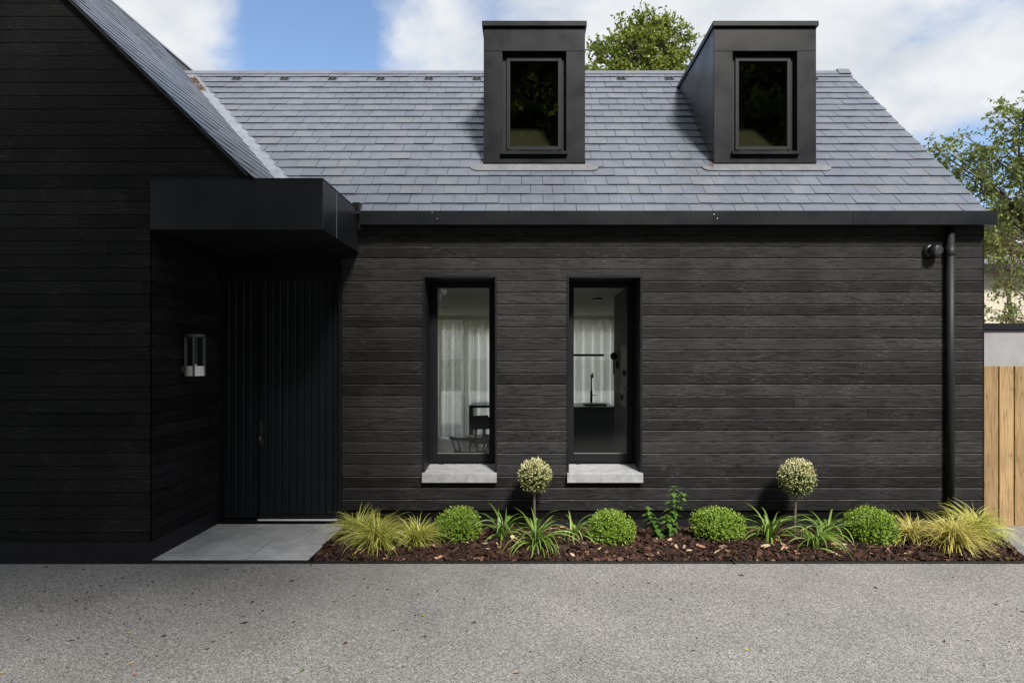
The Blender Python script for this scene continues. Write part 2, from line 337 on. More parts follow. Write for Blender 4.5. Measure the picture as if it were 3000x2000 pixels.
tree_a = leafm('crown_leaf', (.09, .13, .022), (.20, .25, .04), (.40, .43, .10), .35)
tree_b = leafm('birch_leaf', (.09, .13, .03), (.19, .24, .055), (.34, .38, .11), .35)
tree_c = leafm('autumn_leaf', (.14, .16, .02), (.30, .29, .045), (.46, .38, .09), .35)
tree_d = leafm('dark_crown_leaf', (.08, .12, .018), (.16, .21, .03), (.26, .31, .05), .5)
fence_m = wood_mat('larch_board', 'z', (.175, .105, .045), (.37, .25, .122), rough=(.6, .75), line=.30, bumpd=.0015, tones=(.85, 1.12))
render_m = mat('grey_render', (.30, .295, .30), .9, .2, noise=((3, 5, .88, 1.1), (70, 3, .9, 1.08)), bump=(120, .5, .004))
cream_m = mat('cream_render', (.62, .56, .45), .9, .2, noise=((1.2, 5, .9, 1.06), (40, 3, .95, 1.04)))
roof2_m = mat('neighbour_slate', (.14, .135, .15), .6, .4, noise=((5, 5, .75, 1.2),), bump=(12, .4, .01))
white_m = mat('white_frame', (.75, .76, .76), .5, .4)

# ================================================================ SETTING
def plane_obj(name, x0, x1, y0, y1, z, m):
    b = MB(); b.add([(x0,y0,z),(x1,y0,z),(x1,y1,z),(x0,y1,z)], [(0,1,2,3)]); o = b.build(name, m); o['kind'] = 'structure'; return o
YF = -1.153          # front plane of the gable wing, the paving and the bed
GZ = -0.030
grass_far = mat('far_ground', (.035, .04, .02), .95, .1, noise=((.4, 5, .7, 1.2),))
plane_obj('ground', -400, 400, -400, 400, -0.14, grass_far)
b = MB(); b.add([(-14, -14.5, GZ), (11, -14.5, GZ), (11, 3.5, GZ), (4.86, 3.5, GZ), (4.86, 0, GZ), (4.425, YF, GZ), (-14, YF, GZ)], [(0, 1, 5, 6), (1, 2, 3, 4, 5)])
b.v = [(x, y, z) for x, y, z in b.v]; o = b.build('driveway', gravel); o['kind'] = 'structure'

XR = -3.2346         # return wall plane
XP = -1.875          # right edge of entrance paving
# paving slabs
b = MB()
def slab(x0, x1, y0, y1):
    b.box(x0+.003, x1-.003, y0+.003, y1-.003, GZ-.02, 0.0, bev=.0015)
ym = X(0,0)*0 + (CH*F/(1577-CY) - CD)
for x0, x1 in ((XR, -3.02), (-3.02, -2.42), (-2.42, XP)): slab(x0, x1, YF+.012, ym)
for x0, x1 in ((XR, -2.72), (-2.72, -2.12), (-2.12, XP)): slab(x0, x1, ym, .02)
o = b.build('entrance_paving', paving_m); o['kind'] = 'structure'
b = MB(); b.box(XR, XP-.003, YF+.012, .02, GZ-.03, -.004); o = b.build('paving_bed', mat('grout', (.04, .04, .04), .9, .1)); o['kind'] = 'structure'
# black edging along bed and paving front, and bed side
bx1 = (4.80, 0.0); bx0 = (4.365, YF)
b = MB()
b.box(-12, XR, YF-.002, YF+.010, -.10, -.002)
b.box(XR, bx0[0]+.09, YF-.004, YF+.010, -.10, -.010)
b.box(XP, XP+.012, YF+.011, .02, -.10, .001)
o = b.build('metal_edging', black_pl); tag(o, 'thin black metal edging strip along driveway, paving and mulch bed', 'edging')
# kerb on the right end of the bed
b = MB(); d = Vector((bx1[0]-bx0[0], bx1[1]-bx0[1], 0)).normalized(); nrm = Vector((d.y, -d.x, 0))
for i in range(3):
    L0 = 1.23/3; p0 = Vector((*bx0, 0)) + d*(L0*i+.003) + Vector((0, .014, 0)); p1 = Vector((*bx0, 0)) + d*(L0*(i+1)-.003)+ Vector((0, .010, 0))
    b.prism([p0, p0+nrm*.10, p1+nrm*.10, p1], (0,0,-.10), (0,0,-.012))
o = b.build('kerb', kerb_m); tag(o, 'short grey stone kerb closing the right end of the mulch bed', 'kerb')
# soil
nx, ny = 160, 30; vs = []; fs = []
def bed_right(y): t = (y-YF)/(0-YF); return bx0[0] + (bx1[0]-bx0[0])*t - .005
def bed_z(x, y):
    t = (y-YF)/(0-YF)
    return -.038 + .018*math.sin(3.1*x+1.2)*math.sin(math.pi*t) + .025*math.sin(math.pi*min(1, t*1.3)) - .035*max(0, t-.6)
for j in range(ny+1):
    y = YF+.012 + (0.0-YF-.012)*j/ny
    for i in range(nx+1):
        x = XP+.013 + (bed_right(y)-XP-.013)*i/nx
        vs.append((x, y, bed_z(x, y) + random.uniform(-.006, .006)*(0 < j)))
for j in range(ny):
    for i in range(nx): a = j*(nx+1)+i; fs.append((a, a+1, a+nx+2, a+nx+1))
b = MB(); b.add(vs, fs); o = b.build('soil', soil_m); o['kind'] = 'structure'

# bark mulch chips (one stuff object)
def chips(n, name):
    V = []; Rn = []
    x = rng.uniform(XP+.03, 4.78, n*2); y = rng.uniform(YF+.03, -.02, n*2)
    xr = bx0[0] + (bx1[0]-bx0[0])*(y-YF)/(-YF) - .03
    k = x < xr; x = x[k][:n]; y = y[k][:n]; n = len(x)
    t = (y-YF)/(-YF)
    z = -.038 + .018*np.sin(3.1*x+1.2)*np.sin(math.pi*t) + .025*np.sin(math.pi*np.minimum(1, t*1.3)) - .035*np.maximum(0, t-.6)
    z += rng.uniform(0, .028, n)
    Ln = rng.gamma(3, .0065, n)+.006; Wn = Ln*rng.uniform(.18, .6, n); T = rng.uniform(.001, .003, n)
    az = rng.uniform(0, 2*math.pi, n); ti = rng.normal(0, .45, n); ro = rng.normal(0, .6, n)
    ux = np.stack([np.cos(az)*np.cos(ti), np.sin(az)*np.cos(ti), np.sin(ti)], 1)
    vy = np.stack([-np.sin(az)*np.cos(ro), np.cos(az)*np.cos(ro), np.sin(ro)], 1)
    c = np.stack([x, y, z], 1)
    nn = np.cross(ux, vy); nn /= np.linalg.norm(nn, axis=1)[:, None]
    f = []
    j = rng.uniform(.55, 1, (n, 4))
    P = [c - ux*(Ln*j[:, 0])[:, None] - vy*Wn[:, None]*.6, c + ux*(Ln*j[:, 1])[:, None] - vy*Wn[:, None], c + ux*(Ln*j[:, 2])[:, None] + vy*Wn[:, None]*.7, c - ux*(Ln*j[:, 3])[:, None] + vy*Wn[:, None]]
    Tn = nn*T[:, None]
    quads = [[P[0]+Tn, P[1]+Tn, P[2]+Tn, P[3]+Tn], [P[0]-Tn, P[1]-Tn, P[1]+Tn, P[0]+Tn], [P[1]-Tn, P[2]-Tn, P[2]+Tn, P[1]+Tn], [P[2]-Tn, P[3]-Tn, P[3]+Tn, P[2]+Tn], [P[3]-Tn, P[0]-Tn, P[0]+Tn, P[3]+Tn]]
    r = rng.beta(1.6, 1.9, n)
    A = np.concatenate([np.stack(q, 1).reshape(-1, 3) for q in quads]); Rr = np.tile(r, 5)
    return fast_mesh(name, A, 4, bark_m, Rr)
o = chips(26000, 'bark_mulch'); tag(o, 'dark brown bark mulch covering the planting bed', 'mulch', kind='stuff')

def leaf_mesh(name, m, s, lobes=False):
    b = MB(); n = 10; ring = []
    for i in range(n):
        a = 2*math.pi*i/n; r = s*(.62+.38*abs(math.cos(a)))*random.uniform(.8, 1.15)
        if lobes and i % 2: r *= .6
        x, y = r*math.cos(a), r*.62*math.sin(a); ring.append((x, y, .5*s*(y/s)**2*2.2 + random.uniform(0, .10)*s + .10*s*abs(x/s)))
    b.add([(0, 0, 0)] + ring, [(0, 1+i, 1+(i+1) % n) for i in range(n)]); 
    me = b.build(name, m); return me
# dry leaves on the mulch: each its own object
protos = [leaf_mesh('dry_leaf', leaf_dry, .040, i == 1) for i in range(4)]
hand = [(1220,1618),(1273,1615),(1420,1612),(1430,1640),(1505,1600),(1460,1622),(1555,1575),(1098,1605),(1075,1612),(2070,1565),(1962,1610),(2053,1618),(2243,1622),(2292,1633),(2340,1607),(2450,1610),(2480,1612),(2652,1638),(2712,1616),(1890,1622),(2105,1632),(1963,1611),(1905,1558),(2010,1560),(2190,1570),(1290,1645),(1900,1640),(970,1620),(1030,1630),(2440,1575),(2555,1616),(2600,1605)]
pts = [(X(px, 0)*0 + (px-CX)*(1.79/(py-CY)), 1.79*F/(py-CY)-CD) for px, py in hand]
for _ in range(105):
    y = random.uniform(YF+.05, -.05); pts.append((random.uniform(XP+.1, bed_right(y)-.1), y))
SPOTS = [(1050, 'the two left sedges'), (1220, 'the small left sedge'), (1340, 'the leftmost box ball'), (1475, 'the first strap leaved plant'), (1570, 'the left topiary standard'), (1690, 'the smallest strap leaved plant'), (1791, 'the box ball under the right window'), (1955, 'the upright leafy shrub'), (2105, 'the wide third box ball'), (2258, 'the strap leaves left of the right standard'), (2390, 'the strap leaves right of the right standard'), (2550, 'the rightmost box ball'), (2672, 'the small right sedge'), (2800, 'the two large right sedges')]
def near(x, y):
    px = CX + x*F/(y+CD); return min(SPOTS, key=lambda q: abs(q[0]-px))[1]
for i, (x, y) in enumerate(pts):
    y = max(YF+.04, min(-.03, y)); p = protos[i % 4]
    o = p if i < 4 else p.copy()
    if i >= 4: col.objects.link(o)
    if i >= 4: o.name = 'dry_leaf'
    o.location = (x, y, bed_z(x, y)+.028); o.rotation_euler = (random.uniform(-.5, .5), random.uniform(-.5, .5), random.uniform(0, 6.28)); k = random.uniform(.55, 1.2) if i >= len(hand) else random.uniform(1.15, 1.6); o.scale = (k, k, k)
    if i % 3 == 0:
        pass
    tag(o, 'dry curled tan leaf ' + ('in front of ' if y < -.62 else 'beside ') + near(x, y), 'leaf', 'dry leaves scattered over the mulch')

# litter + leaves on the driveway
def ground_pt(px, py, z=GZ): D = (CH-z)*F/(py-CY); return ((px-CX)*D/F, D-CD)
lv = [(376,1857,leaf_yel,'pale yellow leaf on the driveway, upper of the pair left of centre','pale'), (388,1944,leaf_yel,'crumpled golden leaf low on the left of the driveway','gold'), (395,1975,leaf_dry,'brown and gold leaf lying near the lower left edge of the driveway','x'),
      (717,1676,leaf_grn,'small green leaf on the driveway in front of the entrance paving','g'), (992,1696,leaf_yel,'small yellow leaf on the driveway in front of the leftmost sedge','y'), (4,1975,leaf_yel,'yellow leaf at the left edge of the driveway','e'),
      (1240,1805,leaf_yel,'tiny yellow leaf alone in the middle of the driveway','m'), (2190,1905,leaf_yel,'tiny yellow leaf far right on the driveway','r'), (1512,1973,leaf_dry,'small rusty brown leaf near the bottom middle of the driveway','b'), (885,1966,leaf_grn,'olive green leaf lying flat near the bottom of the driveway','o'), (1055,1656,leaf_dry,'small brown leaf beside the black edging on the driveway','c')]
for px, py, m, lab, _ in lv:
    x, y = ground_pt(px, py); o = leaf_mesh('fallen_leaf', m, .022, True); o.location = (x, y, GZ+.006); o.rotation_euler = (.15, .1, random.uniform(0, 6)); tag(o, lab, 'leaf', 'single leaves on the driveway')
n = 520; px = np.concatenate([rng.beta(1.1, 3.0, 260)*2600, rng.uniform(0, 3000, 260)]); py = 1655 + rng.beta(1.0, 1.9, n)*335
D = (CH-GZ)*F/(py-CY); x = (px-CX)*D/F; y = D-CD
az = rng.normal(.25, .8, n); Ln = rng.gamma(2, .0035, n)+.002; Wn = Ln*rng.uniform(.12, .5, n)
c = np.stack([x, y, np.full(n, GZ+.004)], 1); u = np.stack([np.cos(az), np.sin(az), np.zeros(n)], 1)*Ln[:, None]; v = np.stack([-np.sin(az), np.cos(az), rng.uniform(0, .6, n)], 1)*Wn[:, None]
o = fast_mesh('leaf_litter', np.stack([c-u, c-v, c+u*.8, c+v], 1).reshape(-1, 3), 4, bark_m, rng.uniform(.1, .8, n)); tag(o, 'tiny brown leaf and bark crumbs scattered over the driveway', 'litter', kind='stuff')

# ================================================================ HOUSE
house = empty('black_timber_house', (0, 0, 0), 'black charred timber house with grey slate roof, two dormers and a gabled wing', 'house')
WR = 4.768           # right corner of main wall
DX0, DX1 = -3.232, -1.918      # door opening
DZ = Z(812, 0)
def openings(): return [(X(1243, 0), X(1452.5, 0)), (X(1664, 0), X(1877, 0))]
OP = openings(); OZ0, OZ1 = .47, Z(812, 0)
YW = .33
# --- main wall cladding
pitch = .1197; zline = 2.5386
rows = []; k = -25
while zline + k*pitch < 3.2: 
    a = zline+k*pitch
    if a > .03: rows.append((k, a, a+pitch))
    k += 1
Jfull = {5: [1030, 1908], 4: [1360], 3: [903, 1740], 0: [1225], -1: [2073], -5: [1740], -11: [1823], -12: [1990], -16: [1655], -17: [1360], -18: [1385], 2: [1560], -8: [1590]}
b = MB()
def board(b, x0, x1, z0, z1, rnd, topb=True):
    t = .020; g = .0034; e = .0042
    z0 += g; z1 -= g
    pr = [(0, z0), (-t+e, z0), (-t, z0+e), (-t, z1-e), (-t+e, z1), (0, z1)]
    vs = [(x0, y, z) for y, z in pr] + [(x1, y, z) for y, z in pr]; n = 6
    b.add(vs, [list(range(n)), list(range(n, 2*n))[::-1]] + [[i, n+i, n+(i+1) % n, (i+1) % n] for i in range(n) if i != 3], rnd)
    b.add([vs[3], vs[4], vs[n+4], vs[n+3]], [(0, 3, 2, 1)], rnd, 1)
for k, a, c in rows:
    if a > 3.09: continue
    joints = sorted([X(j*1.2755, 0) for j in Jfull.get(k, [])])
    xs = [DX1] + [j for j in joints if DX1 < j < WR] + [WR]
    part = [z for z in (OZ0, OZ1) if a+.004 < z < c-.004]
    if part: xs = sorted(xs + [v for o_ in OP for v in o_])
    zc = [a] + part + [c]
    for s in range(len(xs)-1):
        rn = random.random() if not part else (k*.37) % 1
        xm_ = (xs[s]+xs[s+1])/2
        if part and not any(o0 < xm_ < o1 for o0, o1 in OP):
            board(b, xs[s] + (.0012 if s == 0 else 0), xs[s+1], a, c, rn); continue
        for q in range(len(zc)-1):
            z0, z1 = zc[q], zc[q+1]; zm = (z0+z1)/2
            segs = [(xs[s]+.0012, xs[s+1]-.0012)]
            if OZ0 < zm < OZ1:
                for o0, o1 in OP:
                    ns = []
                    for s0, s1 in segs:
                        if s1 <= o0 or s0 >= o1: ns.append((s0, s1)); continue
                        if s0 < o0: ns.append((s0, o0))
                        if s1 > o1: ns.append((o1, s1))
                    segs = ns
            for i, (s0, s1) in enumerate(segs):
                board(b, s0, s1, z0, z1, (rn + .37*i) % 1)
# strip above the door, under the canopy, in the shade-darkened wing boards
b3 = MB()
for k, a, c in rows:
    if c > DZ+.01 and a < 2.86: board(b3, DX0, DX1-.002, max(a, DZ+.03), c, random.random())
b3.build('lintel_boards', [char_w_shaded, char_w_shaded], house)
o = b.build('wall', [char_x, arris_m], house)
o['label'] = 'sunlit front wall of horizontal charred boards'
# nail heads
b = MB()
for k, a, c in rows:
    if a > 2.95: continue
    xx = DX1+.25
    while xx < WR-.1:
        zm = (a+c)/2 + random.uniform(-.006, .006); xj = xx + random.uniform(-.01, .01)
        if not any(o0-.03 < xj < o1+.03 and OZ0-.1 < zm < OZ1+.1 for o0, o1 in OP):
            b.lathe([(.0001, -.0209), (.0042, -.0209), (.0045, -.0195)], (xj, 0, zm), 'y', 6)
        xx += .39
b.build('nails', dark_gap, house)['kind'] = 'stuff'
# backing wall with openings + gable end + back
b = MB()
def wall_with_openings(b, x0, x1, y0, y1, z0, z1, ops):
    xs = x0
    for (a, c, za, zb) in ops:
        b.box(xs, a, y0, y1, z0, z1); b.box(a, c, y0, y1, z0, za); b.box(a, c, y0, y1, zb, z1); xs = c
    b.box(xs, x1, y0, y1, z0, z1)
wall_with_openings(b, DX1, WR-.02, .0015, .42, -.06, 3.2, [(o0-.004, o1+.004, OZ0-.004, OZ1+.004) for o0, o1 in OP])
b.box(DX0-.2, DX1, .16, .42, -.06, 3.2)
b.build('wall_core', membrane, house)
b = MB()    # right gable end wall with corner board
b.prism([(WR-.02, .0015, -.06), (WR-.02, 5.6, -.06), (WR-.02, 5.6, 3.2), (WR-.02, 2.787, 5.93), (WR-.02, .0015, 3.2)], (0,0,0), (.02, 0, 0))
b.box(WR-.002, WR+.012, -.022, .03, .04, 3.1)
b.build('gable_end_wall', char_y_shaded, house)
b = MB()
b.box(DX1, WR, -.012, .001, -.08, Z(1522, 0)+.004)
b.box(-12, XR+.004, YF-.008, YF+.02, -.06, .155)
b.box(XR-.01, XR+.008, YF-.006, .04, -.004, .155)
b.build('plinth', plinth_m, house)
# --- windows
def window(o0, o1, hinge=True):
    xm0, xm1 = o0, o1
    root = MB()
    f0, f1 = .074, .052
    g0, g1 = Z(1329, YW), Z(843, YW)       # glass z
    top, bot = OZ1, .575
    gl0 = o0 + .088; gl1 = o1 - .088 - .002
    # outer frame ring and sash ring
    def ring(b, x0, x1, z0, z1, w0, w1, wt, wb, y0, y1, bev=.003):
        b.box(x0, x0+w0, y0, y1, z0, z1, bev=bev); b.box(x1-w1, x1, y0, y1, z0, z1, bev=bev)
        b.box(x0+w0, x1-w1, y0+.0015, y1, z1-wt, z1, bev=0); b.box(x0+w0, x1-w1, y0+.0015, y1, z0, z0+wb, bev=0)
    ring(root, o0, o1, bot, top, .04, .04, .045, .035, YW+.012, YW+.08)
    ring(root, o0+.032, o1-.032, bot+.022, top-.02, gl0-o0-.034, o1-gl1-.034, top-.02-g1, g0-bot-.022, YW, YW+.07)
    for s in (.18, .82): root.box(o0+(o1-o0)*s-.025, o0+(o1-o0)*s+.025, YW-.012, YW+.01, bot-.004, bot+.012, bev=.002)
    fr = root.build('window', pvc, house)
    fr['label'] = 'tall narrow ground floor window left of the two' if o0 < 0 else 'tall narrow ground floor window right of the two'
    b = MB(); b.box(gl0-.004, gl1+.004, YW+.025, YW+.03, g0-.004, g1+.004); b.build('pane', glass, fr)
    b = MB()
    e = .006
    b.box(gl0, gl1, YW+.018, YW+.026, g0, g0+e); b.build('glazing_bead', mat('bead', (.22, .22, .22), .4), fr)
    # reveal lining of dark metal
    b = MB(); t = .008
    b.box(o0-.002, o0+t, -.030, YW+.012, OZ0+.01, OZ1); b.box(o1-t, o1+.002, -.030, YW+.012, OZ0+.01, OZ1); b.box(o0+t, o1-t, -.030, YW+.012, OZ1-t, OZ1+.002)
    b.box(o0-.012, o0-.002, -.031, -.018, OZ0+.08, OZ1+.012); b.box(o1+.002, o1+.012, -.031, -.018, OZ0+.08, OZ1+.012); b.box(o0-.012, o1+.012, -.032, -.018, OZ1+.002, OZ1+.012)
    b.build('reveal', pvc, fr)
    # sill: sloped slab, projecting
    b = MB(); zt0, zt1, zb = .5435, .572, .451; s0, s1 = o0-.012, o1+.012
    b.add([(s0,-.075,zb),(s1,-.075,zb),(s1,-.075,zt0-.004),(s0,-.075,zt0-.004),(s0,-.071,zt0),(s1,-.071,zt0),(s0,-.022,zt0+.004),(s1,-.022,zt0+.004),(s0,-.022,zb),(s1,-.022,zb)],
          [(0,1,2,3),(3,2,5,4),(4,5,7,6),(8,9,1,0),(0,3,4,6,8),(1,9,7,5,2),(6,7,9,8)])
    i0, i1 = o0+t, o1-t
    b.add([(i0,-.0225,zt0+.004),(i1,-.0225,zt0+.004),(i1,YW+.012,zt1),(i0,YW+.012,zt1),(i0,-.0225,zb),(i1,-.0225,zb),(i1,YW+.012,zb),(i0,YW+.012,zb)], [(0,1,2,3),(4,7,6,5),(0,4,5,1),(1,5,6,2),(3,2,6,7),(0,3,7,4)])
    b.build('sill', sill_m, fr)
for o0, o1 in OP: window(o0, o1)

# --- fascia / hidden gutter
b = MB(); FY0 = -.17; fz0, fz1 = Z(658, FY0), Z(617, FY0); fx1 = X(2924, FY0)
xs = [-1.70, X(1275, FY0), X(2092, FY0), X(2500, FY0), fx1]
for i in range(4):
    b.box(xs[i]+.001, xs[i+1]-.001, FY0, FY0+.012, fz0, fz1, bev=.0015)
b.box(-1.70, fx1-.001, FY0+.012, -.06, fz0, fz0+.012)           # soffit return
b.box(-1.70, fx1-.001, FY0+.0125, FY0+.03, fz1-.02, fz1-.002)
b.box(fx1-.012, fx1-.001, FY0+.012, .06, fz0+.002, fz1-.003)         # end cap
b.box(-1.72, fx1-.014, -.06, .004, fz0-.002, fz0+.02)
fa = b.build('fascia', alu, house)
for px, py in ((1037.5, 624), (1037.5, 642), (1266, 623), (1280, 641), (2092, 628), (2102, 640)):
    b = MB(); b.lathe([(.0001, -.003), (.0045, -.002), (.005, .001)], (X(px, FY0), FY0, Z(py, FY0)), 'y', 8); b.build('screw', screw_m, fa)
b = MB(); b.box(X(1036, -.05), X(1056, -.05), -.09, .02, Z(617, -.05)-.02, Z(595, -.05), bev=.002); b.build('gutter_outlet', black_pl, house)

# --- canopy
b = MB(); CX0, CX1, CYF, cz0, cz1 = -3.225, -1.742, -1.172, 2.843, 3.274
b.box(CX0+.004, CX1-.005, CYF+.005, .0, cz0+.004, cz1-.003)
j = [CX0, X(740.6, CYF), X(861, CYF), CX1]
for i in range(3): b.box(j[i]+.0012, j[i+1]-.0012, CYF, CYF+.005, cz0, cz1, bev=.001)
yj = (CX1*F/(986-CX)) - CD
for y0, y1 in ((CYF+.0055, yj), (yj, -.003)): b.box(CX1-.005, CX1, y0+.0015, y1-.0015, cz0, cz1, bev=.001)
b.box(CX0, CX1+.004, CYF-.004, CYF+.03, cz1+.0005, cz1+.008)
b.box(CX1-.03, CX1+.004, CYF+.031, -.003, cz1+.0005, cz1+.008)
cn = b.build('canopy', alu_c, house); cn['label'] = 'deep flat metal canopy box over the entrance'
b = MB(); b.box(CX1-.0005, CX1+.0015, yj-.002, yj+.002, cz0+.002, cz1-.002); b.build('joint_trim', mat('joint_trim', (.32, .33, .35), .4), cn)

# --- door
door = MB(); YD = .062
b = door
dsp = X(757, YD)
top = DZ + .02
b.box(DX0+.02, DX1, YD+.03, YD+.05, .02, top)
def ribs(b, x0, x1, z0, z1, yf):
    x = x0
    p = .078
    while x < x1-.02:
        xe = min(x+p, x1); b.box(x+.004, xe-.008, yf, yf+.03, z0, z1, bev=.006); x += p
door_leaf = MB()
# leaf
ribs(door_leaf, dsp+.01, DX1-.045, Z(1507, YD), top-.03, YD)
door_leaf.box(dsp+.006, DX1-.03, YD+.014, YD+.03, .05, top-.02)
door_leaf.box(dsp+.006, DX1-.03, YD-.002, YD+.02, Z(1521, YD), Z(1508, YD), bev=.002)
dl = door_leaf.build('door', door_m, house); dl['label'] = 'black front door with vertical ribs'
b = MB(); ribs(b, DX0+.03, dsp-.006, .045, top-.03, YD+.006); b.box(DX0+.025, dsp, YD+.02, YD+.03, .03, top-.02)
b.build('side_panel', door_m, house)
b = MB(); b.box(DX0, DX0+.024, YD-.03, YD+.05, 0, top); b.box(DX1-.03, DX1-.001, YD-.07, YD+.05, 0, top); b.box(DX0+.024, DX1-.03, YD-.03, YD+.05, top-.03, top+.02)
b.box(DX0+.024, DX1-.03, YD-.02, YD+.03, .001, .028); b.box(dsp-.004, dsp+.002, YD-.004, YD+.02, .03, top-.03)
b.box(DX1-.0305, DX1-.002, -.028, YD-.07, .03, top)
b.build('door_frame', door_m, house)
b = MB(); b.box(dsp, DX1-.032, YD-.035, YD-.003, .029, .041, bev=.002); b.build('threshold', thresh, dl)
b = MB(); hx = X(764, YD)
b.box(hx-.018, hx+.018, YD-.014, YD-.001, Z(1303, YD), Z(1233, YD), bev=.004)
b.tube([(hx, YD-.01, Z(1257, YD)), (hx, YD-.06, Z(1257, YD))], .010, 10)
b.tube([(hx-.006, YD-.06, Z(1256, YD)), (hx+.05, YD-.062, Z(1257, YD)), (hx+.11, YD-.058, Z(1258.5, YD))], [.010, .009, .009], 10)
b.build('handle', mat('handle_black', (.02, .02, .02), .25, .5), dl, smooth=False)
b = MB(); b.lathe([(.0001, -.012), (.009, -.012), (.010, 0)], (hx-.002, YD-.014, Z(1281, YD)), 'y', 14); b.box(hx-.006, hx+.002, YD-.026, YD-.014, Z(1288, YD), Z(1281, YD)); b.build('lock_cylinder', screw_m, dl)

# --- gabled wing
SW = .985; XV0, ZV0 = -2.3246, 3.272           # right slope of wing: z = ZV0 + SW*(XV0-x)
def wing_z(x): return ZV0 + SW*(XV0-x)
XWR = -5.98; ZWR = wing_z(XWR); XWL = 2*XWR - XV0
pw = .1138; zl = 3.5416 - 31*pw
b = MB(); b2 = MB()
zz = zl
while zz < ZWR:
    a, c = max(zz+.0025, .15), zz+pw-.0025; zz += pw
    if c < .16: continue
    cuts = [XWL] + sorted(random.uniform(-9, -2.5) for _ in range(2)) + [XV0+.3]
    for i in range(3):
        xa, xb = cuts[i]+.0012, cuts[i+1]-.0012
        for (pa, pb, za, zb) in ([(xa, min(xb, XR), a, c)] if c <= cz0+.02 else [(xa, xb, a, c)]):
            if pb <= pa: continue
            P = clip([(pa, za), (pb, za), (pb, zb), (pa, zb)], [(SW, 1, ZV0+SW*XV0-.05), (-SW, 1, ZV0-SW*XWL-.05)])
            if P: b.prism([(u, YF, v) for u, v in P], (0, .02, 0), (0, 0, 0))
    if a < cz0:
        b2.prism([(XR, YF+.003, a), (XR, YD-.01, a), (XR, YD-.01, min(c, cz0+.02)), (XR, YF+.003, min(c, cz0+.02))], (-.02, 0, 0), (0, 0, 0))
b.build('gable_wall', char_w_shaded, house)['label'] = 'shaded gable front of black horizontal boards'
b2.build('return_wall', char_y_shaded, house)
b = MB()
def rot(P): return P
b.prism([(XR-.022, YF+.021, -.06), (XWL, YF+.021, -.06), (XWL, YF+.021, wing_z(XV0)-.08), (XWR, YF+.021, ZWR-.08), (XV0, YF+.021, ZV0-.08), (XV0, YF+.021, cz0+.03), (XR-.022, YF+.021, cz0+.03)], (0, .05, 0), (0, 0, 0))
b.box(XR-.08, XR-.021, YF+.072, .4, -.06, 3.0)
b.build('wing_core', membrane, house)

# --- slate roofs
def slate_roof(name, O, u, v, umin, umax, vmax, e, wd, planes, skip=None, start=-.03, parent=None, seed=1, lf=.013):
    O = Vector(O); u = Vector(u).normalized(); v = Vector(v).normalized(); n = u.cross(v)
    if n.z < 0: n = -n
    rr = random.Random(seed); b = MB(); r = 0; vv = start
    while vv < vmax:
        off = (r % 2)*wd/2 + rr.uniform(-.012, .012); x = umin - wd + off
        while x < umax:
            xa, xb = max(x+rr.uniform(.0012, .0035), umin), min(x+wd-rr.uniform(.001, .003), umax+rr.uniform(-.006, .010))
            drop = rr.uniform(-.003, .003); lift = rr.uniform(-.0015, .0035); x += wd
            if xb-xa < .01: continue
            # slightly chipped bottom edge
            ch = rr.uniform(-.003, .003)
            base = [(xa, vv+drop), (xa+(xb-xa)*rr.uniform(.3, .7), vv+drop+ch*.7), (xb, vv+drop+ch), (xb, min(vv+e*1.12, vmax)), (xa, min(vv+e*1.12, vmax))]
            if skip and skip((xa+xb)/2, vv+e*.5): continue
            P = clip(base, planes)
            if len(P) < 3: continue
            top = []; bot = []
            tl = rr.uniform(-.0015, .0015)
            for a, c in P:
                h = lf*(1-(c-vv)/(e*1.12)) + .001 + lift*(1-(c-vv)/(e*1.12)) + tl*(a-xa)/wd*(1-(c-vv)/e)
                p = O + u*a + v*c; top.append(p+n*(h)); bot.append(p+n*(h-.0055))
            m = len(P); b.add(bot+top, [list(range(m))[::-1] if False else list(range(m)), list(range(m, 2*m))[::-1]] + [[i, m+i, m+(i+1) % m, (i+1) % m] for i in range(m)], rr.random())
        vv += e; r += 1
    return b.build(name, slate, parent)
SM = .966; YE = -.046; ZE = 3.257; YRG = 2.787; ZRG = ZE+(YRG-YE)*SM
LM = math.hypot(YRG-YE, ZRG-ZE); cm, sm = (YRG-YE)/LM, (ZRG-ZE)/LM
XVg = X(2893, YE)
# valley in main-plane coordinates (u = x, v = slope length): x = XV0 - ((ZE-ZV0)+ v*sm)/SW
def valley_x(v): return XV0 - ((ZE-ZV0)+v*sm)/SW
kx = sm/SW; x0v = XV0-(ZE-ZV0)/SW       # x = x0v - kx*v  ; keep x >= that + .07 -> -x - kx v <= -(x0v+.07)
dorm = [(X(1417, .66), X(1714, .66)), (X(2092, .66), X(2391, .66))]
def skip(u, v):
    y = YE+v*cm
    return any(a+.25 < u < c-.25 and .95 < y < 2.0 for a, c in dorm)
roof = slate_roof('roof', (0, YE, ZE), (1, 0, 0), (0, cm, sm), -5.6, XVg, LM-.01, .199, .236, [(-1, -kx, -(x0v+.125))], skip, start=-.05, parent=house, seed=3)
roof['label'] = 'long pitched roof of blue grey slates'
b = MB()    # deck + rear slope
b.prism([(-5.5, YE, ZE-.012), (XVg-.01, YE, ZE-.012), (XVg-.01, YRG, ZRG-.012), (-5.5, YRG, ZRG-.012)], (0, 0, -.05), (0, 0, 0))
b.prism([(-5.5, YRG+.001, ZRG-.012), (XVg-.01, YRG+.001, ZRG-.012), (XVg-.01, 5.7, ZE), (-5.5, 5.7, ZE)], (0, 0, -.05), (0, 0, 0))
b.build('roof_deck', slate_old, house)
b = MB()    # ridge capping
